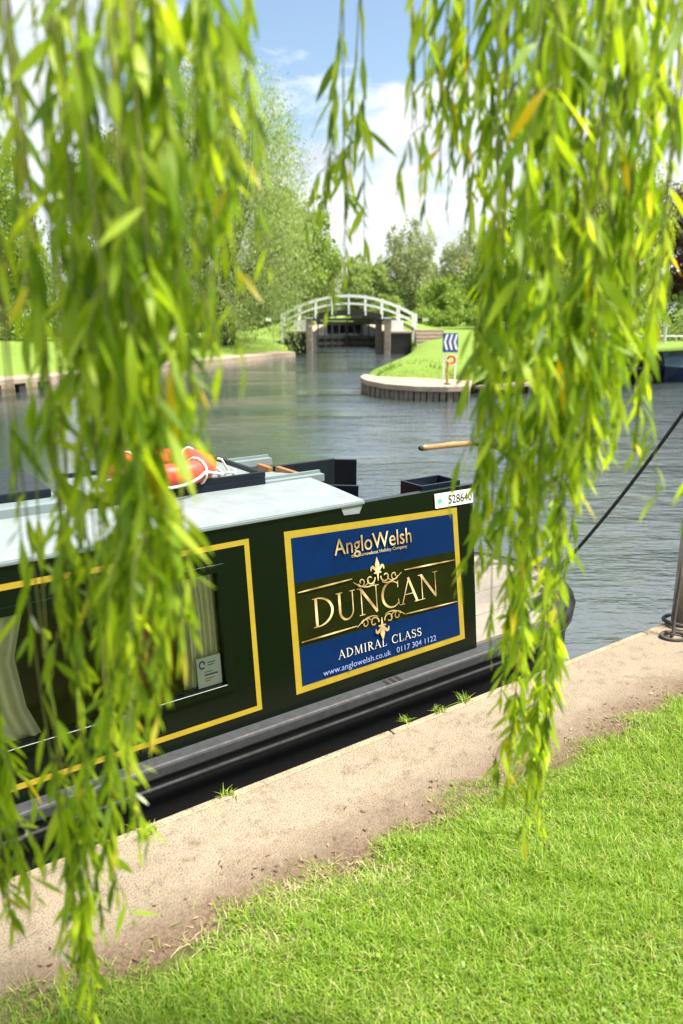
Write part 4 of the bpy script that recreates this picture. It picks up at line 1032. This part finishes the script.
# ================================================================== OVERHANGING WILLOW
wt = empty('weeping_willow', (2.6, -3.4, .45), 0, 'weeping willow whose long leafy strands hang down in front of the boat', 'tree')
WO = Vector((2.6, -3.4, .45))
mb = MB(lambda x, y, z: (x-WO.x, y-WO.y, z-WO.z))
mb.tube([(2.6, -3.4, .3), (2.55, -3.35, 1.0), (2.45, -3.2, 2.2), (2.3, -3.0, 3.4), (2.2, -2.9, 4.6), (2.3, -2.8, 6.0)], [.42, .33, .29, .27, .22, .15], 16)
mb.build('trunk', M['bark'], wt, smooth=True)
LIMBS = [[(2.35, -3.05, 3.2), (1.6, -1.8, 4.3), (.9, -.5, 4.75), (.35, .6, 4.6), (-.1, 1.3, 4.1)], [(2.2, -2.9, 4.4), (1.6, -1.2, 5.0), (1.2, .4, 5.0), (.9, 1.6, 4.5)], [(2.3, -3.0, 3.6), (.6, -2.4, 4.6), (-.5, -1.0, 4.8), (-.7, .4, 4.5), (-.6, 1.3, 4.0)]]
for L_ in LIMBS:
    mb = MB(lambda x, y, z: (x-WO.x, y-WO.y, z-WO.z))
    mb.tube(L_, [.14, .10, .07, .045, .02][:len(L_)], 10); mb.build('limb', M['bark'], wt, smooth=True)
def leaf_strips(base, dirv, L, Wd, rs, curl):
    m = len(base); k = 7
    side = nrm(np.cross(dirv, rs.normal(0, 1, (m, 3)))); nn = np.cross(side, dirv)
    S = np.zeros((m, k, 2, 3)); c = base.copy(); d = dirv.copy()
    ts = np.linspace(0, 1, k); prof = np.array([.10, .62, .95, 1.0, .80, .45, .03])
    down = np.array([0, 0, -1.0]); tw = rs.normal(0, .75, m)
    for i in range(k):
        a = tw*ts[i]; sd = side*np.cos(a)[:, None]+nn*np.sin(a)[:, None]
        S[:, i, 0] = c-sd*(Wd*prof[i]/2)[:, None]; S[:, i, 1] = c+sd*(Wd*prof[i]/2)[:, None]
        d = nrm(d+down*curl[:, None]*.11+nn*(curl*.06)[:, None]); c = c+d*(L/(k-1))[:, None]
    return S
def frond(ub, vb, d, dens=1.0, vtop=-160, lmin=.042, lmax=.112, bare=None, seed=0, drift=0.0, shoots=.35, i_=0, wf=.155):
    """a hanging strand whose tip is at (ub, vb) at distance d, rising to the limbs overhead"""
    rs = np.random.RandomState(1000+seed)
    tip = aty(ub, vb, d); zt_ = 4.05+rs.uniform(-.2, .5)
    ph, am = rs.uniform(0, 6.28), rs.uniform(.008, .028)*(1.7 if shoots > .8 else 1)
    def cen(z):
        h = z-tip.z
        return np.array([tip.x+am*math.sin(h*2.4+ph)-am*math.sin(ph)+drift*h, d+am*.8*math.cos(h*2.1+ph)-am*.8*math.cos(ph)+.05*h*h*.2, z])
    n = 36; pts = [cen(tip.z+(zt_-tip.z)*i/n) for i in range(n+1)]
    mb = MB(lambda x, y, z: (x-WO.x, y-WO.y, z-WO.z))
    mb.tube([tuple(p) for p in pts], [.0012+.0012*i/n for i in range(n+1)], 5)
    z_hi = min(zt_, aty(ub, vtop, d).z); z_lo = tip.z
    if bare is not None: z_hi = aty(ub, bare, d).z
    cnt = int((z_hi-z_lo)/.0102*dens)
    B = []; Dv = []
    def add(p, spread, ax=None):
        az = rs.uniform(0, 6.28); t = spread
        B.append(p); Dv.append((math.sin(t)*math.cos(az), math.sin(t)*math.sin(az), -math.cos(t)))
    for i in range(cnt):
        z = z_lo+(z_hi-z_lo)*(i+rs.uniform(-.4, .4))/max(1, cnt); add(cen(max(z_lo, z)), abs(rs.normal(.46, .26)))
    if bare is not None:                           # a thin scatter of leaves higher up
        z_up = min(zt_, aty(ub, -60, d).z)
        for i in range(int(max(0, z_up-z_hi)/.0102*.17*dens)): add(cen(rs.uniform(z_hi, z_up)), abs(rs.normal(.46, .26)))
    for i in range(int(cnt*shoots/7)):             # short side shoots, each with its own leaves
        z = rs.uniform(z_lo+.02, z_hi); p = cen(z); az = rs.uniform(0, 6.28); L = rs.uniform(.06, .17); q = [p]
        for j in range(1, 5):
            t = j/4; q.append(p+np.array([math.cos(az)*L*.42*math.sqrt(t), math.sin(az)*L*.42*math.sqrt(t), -L*(t**1.3)]))
        mb.tube([tuple(x) for x in q], [.0011, .001, .0009, .0008, .0006], 4, cap=False)
        for j in range(8):
            t = (j+.5)/8*4; a = int(t); x = q[a]+(q[min(4, a+1)]-q[a])*(t-a); add(x, abs(rs.normal(.5, .25)))
    B = np.array(B); Dv = np.array(Dv); m = len(B)
    fz_ = np.clip((B[:, 2]-z_lo)/.35, 0, 1)
    L = rs.uniform(lmin, lmax, m)*(.62+.38*fz_); Wd = L*wf*rs.uniform(.75, 1.2, m)
    S = leaf_strips(B, Dv, L, Wd, rs, np.abs(rs.normal(.9, .8, m)))
    if i_ in THIN: REST.append(S); RT.append(mb); return
    o = strips_obj('hanging_foliage', S-np.array(WO), M['willow'], wt)
    mb.build('twig', M['twig'], o, smooth=True)
    k = max(1, m//60); ii = rs.choice(m, k)          # a few spent catkins
    S2 = leaf_strips(B[ii], nrm(Dv[ii]+rs.normal(0, .3, (k, 3))), rs.uniform(.025, .04, k), rs.uniform(.004, .006, k), rs, rs.normal(0, 3.5, k))
    c_ = strips_obj('catkins', S2-np.array(WO), M['catkin'], o)
    return o
FR = [
 (140, 420, 1.1, -40, .9), (152, 480, 1.05, 100, 1), (130, 540, 1.0, 200, 1), (108, 500, 1.1, 150, .9), (200, 300, 1.2, -40, .8), (222, 240, 1.2, -40, .8), (178, 330, 1.15, -40, .9), (115, 850, 1.1, 680, .9), (90, 905, 1.08, 740, 1),
 (430, 120, 1.6, -60, .7), (452, 120, 1.55, -60, .8), (490, 180, 1.5, -60, .9), (512, 170, 1.45, -60, .9), (545, 300, 1.4, -60, 1), (580, 260, 1.4, -60, 1), (605, 380, 1.4, 60, .9), (635, 330, 1.45, 30, .9), (585, 440, 1.35, 150, 1), (550, 480, 1.3, 200, 1), (500, 560, 1.35, 300, 1), (520, 620, 1.4, 380, 1), (615, 180, 1.5, -60, .9), (645, 150, 1.5, -60, .9), (540, 150, 1.5, -60, .9), (478, 120, 1.5, -60, .8), (515, 720, 1.45, 520, 1), (535, 800, 1.5, 620, .9), (575, 150, 1.35, -60, 1),  # ub, vb, d, (leafy from this row down), density
 # left curtain
 (12, 925, 1.12, 640, 1.2), (24, 870, 1.15, 660, 1.1), (3, 900, 1.1, 660, 1.0),
 (95, 1012, 1.10, 770, 1.1), (84, 985, 1.12, 780, 1), (104, 930, 1.14, 760, 1), (75, 900, 1.05, 740, 1), (116, 890, 1.1, 790, .7), (140, 850, 1.1, 700, .7),
 (88, 790, 1.05, 520, 1), (112, 800, 1.05, 560, 1), (128, 770, 1.02, 480, 1), (150, 750, 1.0, 500, 1), (160, 720, 1.0, 420, 1), (140, 700, .95, 330, 1),
 (165, 690, .95, 380, 1.1), (182, 650, .95, 495, 1.2), (192, 615, .98, 500, 1.2), (166, 560, .95, 200, 1), (120, 640, .95, 250, 1), (155, 620, .92, 200, 1), (90, 600, 1.0, 220, .9), (70, 640, 1.05, 380, .9),
 (60, 520, 1.1, 150, .6),
 (192, 405, 1.0, -20, 1), (180, 430, 1.0, 0, .9), (120, 420, 1.0, 0, .9), (150, 350, 1.0, -20, .8), (90, 380, 1.05, 0, .8), (215, 330, 1.05, -40, 1), (236, 280, 1.1, -40, .9), (248, 170, 1.2, -40, .7), (65, 330, 1.1, -20, .7), (30, 300, 1.15, 0, .6), (8, 280, 1.1, 30, .4), (230, 200, 1.0, -40, .9), (195, 240, 1.1, -40, .8), (110, 230, 1.1, -40, .7), (20, 160, 1.1, -40, .7), (60, 140, 1.2, -40, .7), (160, 160, 1.15, -40, .8),
 # thin middle strand
 (346, 268, 1.5, 90, .6), (364, 262, 1.52, 75, .5), (328, 185, 1.5, 40, 1.0), (350, 170, 1.55, 30, 1.0),
 # right curtain
 (412, 130, 1.5, -40, .5), (425, 215, 1.45, -40, .6), (440, 165, 1.5, -40, .6), (447, 210, 1.55, -40, .5), (462, 150, 1.6, -40, .8), (480, 330, 1.55, 100, .8), (500, 260, 1.5, -20, .8), (470, 250, 1.5, -20, .5),
 (522, 838, 1.5, 640, .9), (540, 830, 1.52, 660, .8), (505, 800, 1.48, 690, .8), (518, 760, 1.46, 600, .9), (548, 745, 1.5, 600, .8), (500, 700, 1.5, 560, 1), (545, 680, 1.42, 480, 1), (522, 650, 1.35, 450, 1), (490, 655, 1.45, 590, .8), (505, 600, 1.4, 400, 1), (555, 600, 1.3, 400, .9), (535, 560, 1.25, 250, 1),
 (478, 570, 1.4, 400, .9), (476, 520, 1.35, 330, 1), (492, 500, 1.28, 200, 1), (515, 500, 1.2, 150, 1), (560, 540, 1.3, 280, 1), (580, 500, 1.25, 250, 1), (595, 470, 1.3, 200, 1), (615, 450, 1.35, 220, 1), (634, 452, 1.3, 280, .8), (642, 400, 1.4, 200, .8), (655, 330, 1.35, 120, .7), (664, 318, 1.45, 190, .6),
 (545, 400, 1.2, 0, .9), (575, 360, 1.3, -20, .9), (600, 300, 1.35, -40, 1), (625, 250, 1.4, -40, .9), (650, 190, 1.3, -40, .9), (560, 220, 1.25, -40, .9), (525, 240, 1.35, -40, .9), (600, 170, 1.25, -40, .9), (668, 100, 1.4, -40, .8), (510, 350, 1.3, 60, .9),
 (690, 505, 1.2, 430, 1),
]
# the hundred fronds that show largest are parts of their own, the short or hidden rest one mass
rank = sorted(range(len(FR)), key=lambda i: (FR[i][1]-max(0, FR[i][3]))*FR[i][4]/FR[i][2]); THIN = set([i for i in rank if not 69 <= i < 73][:len(FR)-96]); REST = []; RT = []
for i, (u_, v_, d_, b_, k_) in enumerate(FR): frond(u_, v_, d_, k_, bare=b_, seed=i, i_=i, shoots=.9 if 69 <= i < 73 else .45, drift=-.04 if i == 70 else 0)

o = strips_obj('foliage', np.concatenate(REST)-np.array(WO), M['willow'], wt); o['kind'] = 'stuff'
mb = MB()
for x in RT:
    k0 = len(mb.v); mb.v += x.v; mb.f += [tuple(q+k0 for q in f) for f in x.f]; mb.mi += x.mi
mb.build('twig', M['twig'], o, smooth=True)['kind'] = 'stuff'

# ================================================================== LIGHT, SKY, CAMERA
wd_ = bpy.data.worlds.new('World'); sc.world = wd_; wd_.use_nodes = True
nt = wd_.node_tree; bg = nt.nodes['Background']
SD = Vector((.62, -.10, 1.25)).normalized()
el = math.asin(SD.z); azs = math.atan2(SD.x, SD.y)
sky = node(nt, 'ShaderNodeTexSky', sky_type='NISHITA'); sky.sun_disc = False
sky.sun_elevation = el; sky.sun_rotation = azs; sky.air_density = 1.3; sky.dust_density = 1.2; sky.ozone_density = 1.6
tc = node(nt, 'ShaderNodeTexCoord'); sep = node(nt, 'ShaderNodeSeparateXYZ'); link(nt, tc.outputs['Generated'], sep.inputs[0])
# cloud layer: noise on the sky direction, thicker towards the horizon
mp = node(nt, 'ShaderNodeMapping'); mp.inputs['Scale'].default_value = (1, 1, 2.2); mp.inputs['Location'].default_value = (.35, .1, .22); link(nt, tc.outputs['Generated'], mp.inputs['Vector'])
n1 = noise_tex(nt, 4.2, 9, .58, mp.outputs[0], .25)
ma = node(nt, 'ShaderNodeMath', operation='MULTIPLY_ADD'); link(nt, sep.outputs['Z'], ma.inputs[0]); ma.inputs[1].default_value = -1.7; ma.inputs[2].default_value = .33
cm = node(nt, 'ShaderNodeMath', operation='MAXIMUM'); link(nt, ma.outputs[0], cm.inputs[0]); cm.inputs[1].default_value = -.05
ax = node(nt, 'ShaderNodeMath', operation='ADD'); link(nt, sep.outputs['X'], ax.inputs[0]); ax.inputs[1].default_value = .03
ab = node(nt, 'ShaderNodeMath', operation='ABSOLUTE'); link(nt, ax.outputs[0], ab.inputs[0])
az_ = node(nt, 'ShaderNodeMapRange'); link(nt, ab.outputs[0], az_.inputs['Value'])
for k_, v_ in (('From Min', .07), ('From Max', .30), ('To Min', 0), ('To Max', .15)): az_.inputs[k_].default_value = v_
hi = node(nt, 'ShaderNodeMapRange'); link(nt, sep.outputs['Z'], hi.inputs['Value'])
for k_, v_ in (('From Min', .34), ('From Max', .44), ('To Min', 0), ('To Max', .17)): hi.inputs[k_].default_value = v_  # extra cloud above the view, added to brighten the water's reflections
c0 = node(nt, 'ShaderNodeMath', operation='ADD'); link(nt, cm.outputs[0], c0.inputs[0]); link(nt, hi.outputs[0], c0.inputs[1])
cl = node(nt, 'ShaderNodeMath', operation='ADD'); link(nt, c0.outputs[0], cl.inputs[0]); link(nt, az_.outputs[0], cl.inputs[1])
ad = node(nt, 'ShaderNodeMath', operation='ADD'); link(nt, n1.outputs[0], ad.inputs[0]); link(nt, cl.outputs[0], ad.inputs[1])
cr = ramp(nt, ad.outputs[0], [(.50, 0), (.60, 1)])
n2 = noise_tex(nt, 9, 6, .6, mp.outputs[0], .2)
cc = ramp(nt, n2.outputs[0], [(.3, (3.5, 3.9, 4.5)), (.66, (7.2, 7.4, 7.6))])
link(nt, mixc(nt, cr.outputs[0], sky.outputs[0], cc.outputs[0]), bg.inputs['Color'])
bg.inputs['Strength'].default_value = .062
sl = bpy.data.lights.new('sun', 'SUN'); sl.energy = 4.6; sl.angle = D2R(11); sl.color = (1, .955, .88)
so = bpy.data.objects.new('sun', sl); COL.objects.link(so); so.rotation_euler = (-SD).to_track_quat('-Z', 'Y').to_euler(); so.location = (-5, 4, 12)
cam = bpy.data.cameras.new('camera'); co_ = bpy.data.objects.new('camera', cam); COL.objects.link(co_); sc.camera = co_
co_.location = (0, 0, H); co_.rotation_euler = (math.pi/2-PIT, 0, 0)
cam.sensor_fit = 'VERTICAL'; cam.sensor_height = 36; cam.sensor_width = 24; cam.lens = 36*FPX/1024
cam.clip_start = .05; cam.clip_end = 3000
cam.dof.use_dof = True; cam.dof.focus_distance = 3.65; cam.dof.aperture_fstop = cam.lens/12.0
sc.view_settings.view_transform = 'Standard'; sc.view_settings.look = 'None'; sc.view_settings.exposure = 1.68; sc.view_settings.gamma = 1
sc.view_settings.use_curve_mapping = False
sc.cycles.use_denoising = True; sc.cycles.max_bounces = 8; sc.cycles.transparent_max_bounces = 12; sc.cycles.transmission_bounces = 4
sc.cycles.sample_clamp_indirect = 6; sc.cycles.caustics_reflective = False; sc.cycles.caustics_refractive = False
